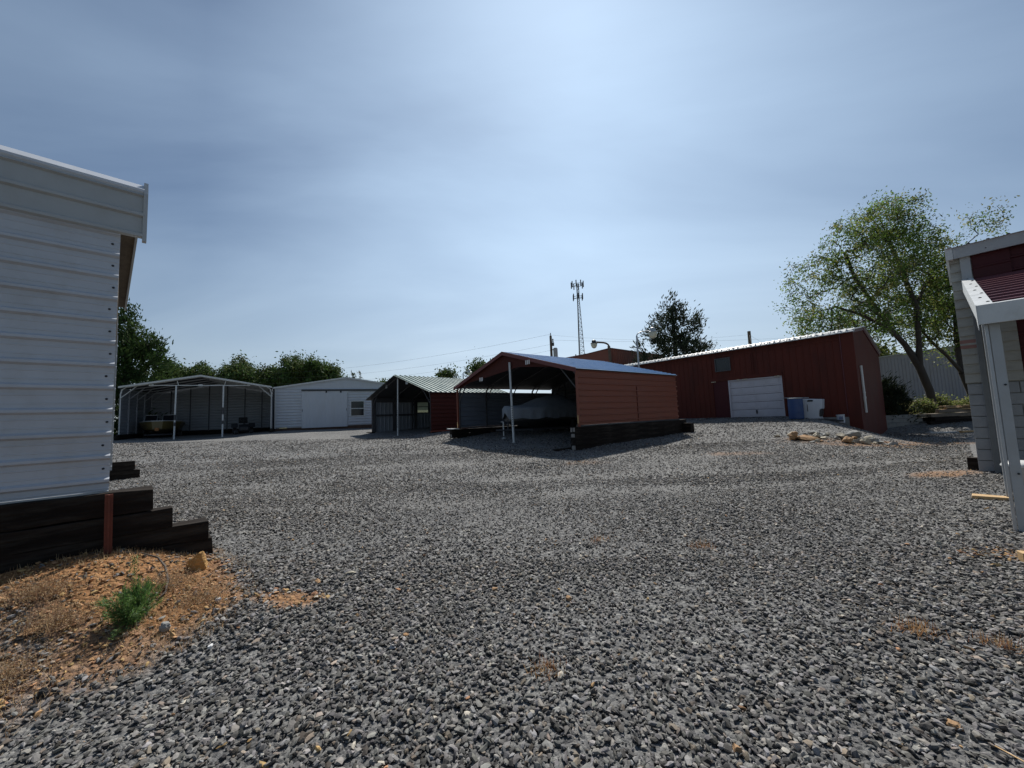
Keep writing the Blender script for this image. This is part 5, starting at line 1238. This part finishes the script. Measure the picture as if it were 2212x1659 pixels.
wire((4.8,45,9.9),(-67.6,78,13.3),2.4,'second power line running left from the transformer pole',0.0124)
wire((4.8,45,9.2),(-69.4,78,13.3),3.0,'third power line running left from the transformer pole',0.0124)
wire((4.8,45,11.0),(28,45,10.1),.6,'power line between the transformer pole and the dark pole',0.0099)
wire((4.8,45,10.4),(70,52,13.0),1.5,'power line passing behind the dark cedar',0.0112)
wire((28,45,10.1),(17.5,27.5,5.5),.35,'thin line dropping left from the dark pole to the red building',0.0099)
wire((28,45,10.1),(33,45,7.0),.15,'thin line dropping right from the dark pole',0.0099)
wire((26.5,22.0,6.4),(19.0,20.4,4.9),.15,'thin wire from the smaller tree to the end of the red building',0.0062)

def tower():
    X, Y = 21.9, 120; t = empty('cell_tower', (X,Y,1.2), R(8), 'tall grey lattice cell tower on the skyline above the blue roof', 'tower')
    Ht = 41.5; wb_, wt_ = 3.0, .7
    def leg(k, z): 
        w_ = (wb_+(wt_-wb_)*min(1, z/(Ht*.86)))/1.0; a_ = math.pi/2+k*2*math.pi/3+.35; return V3((w_*.577*math.cos(a_), w_*.577*math.sin(a_), z))
    zs = list(np.linspace(0, Ht, 34))
    m = MB()
    for k in range(3): m.tube([leg(k,z) for z in zs], [.10]*len(zs), 5)
    build_each(m, 'leg', M['frame_dark'], t); m = MB()
    for i in range(len(zs)-1):
        for k in range(3):
            m.tube([leg(k,zs[i]), leg((k+1)%3,zs[i+1])], .055, 3, cap=False); m.tube([leg(k,zs[i+1]), leg((k+1)%3,zs[i+1])], .045, 3, cap=False)
    m.build('lattice', M['frame_dark'], t)
    for z, r_, nA, hA in ((Ht-.3,1.9,8,2.0),(Ht-4.3,1.6,6,1.9),(Ht-23.5,2.0,4,1.8)):
        m = MB(); ring = [(r_*math.cos(q), r_*math.sin(q), z) for q in np.linspace(0,2*math.pi,10)]; m.tube(ring, .07, 4)
        for k in range(3): m.tube([(0,0,z),(r_*math.cos(k*2.09), r_*math.sin(k*2.09), z)], .07, 4)
        for k in range(nA):
            q = 2*math.pi*k/nA+.3; m.obox((r_*math.cos(q)-.17, r_*math.sin(q)-.15, z-hA/2), (.26,0,0), (0,.22,0), (0,0,hA))
        m.build('antenna_array', M['dark'], t)
    m = MB(); m.tube([(1.9,-.6,5.0+18.2-6.3),(1.9,-.95,5.0+18.2-6.3)], .85, 16); m.build('dish', M['galv'], t)
tower()
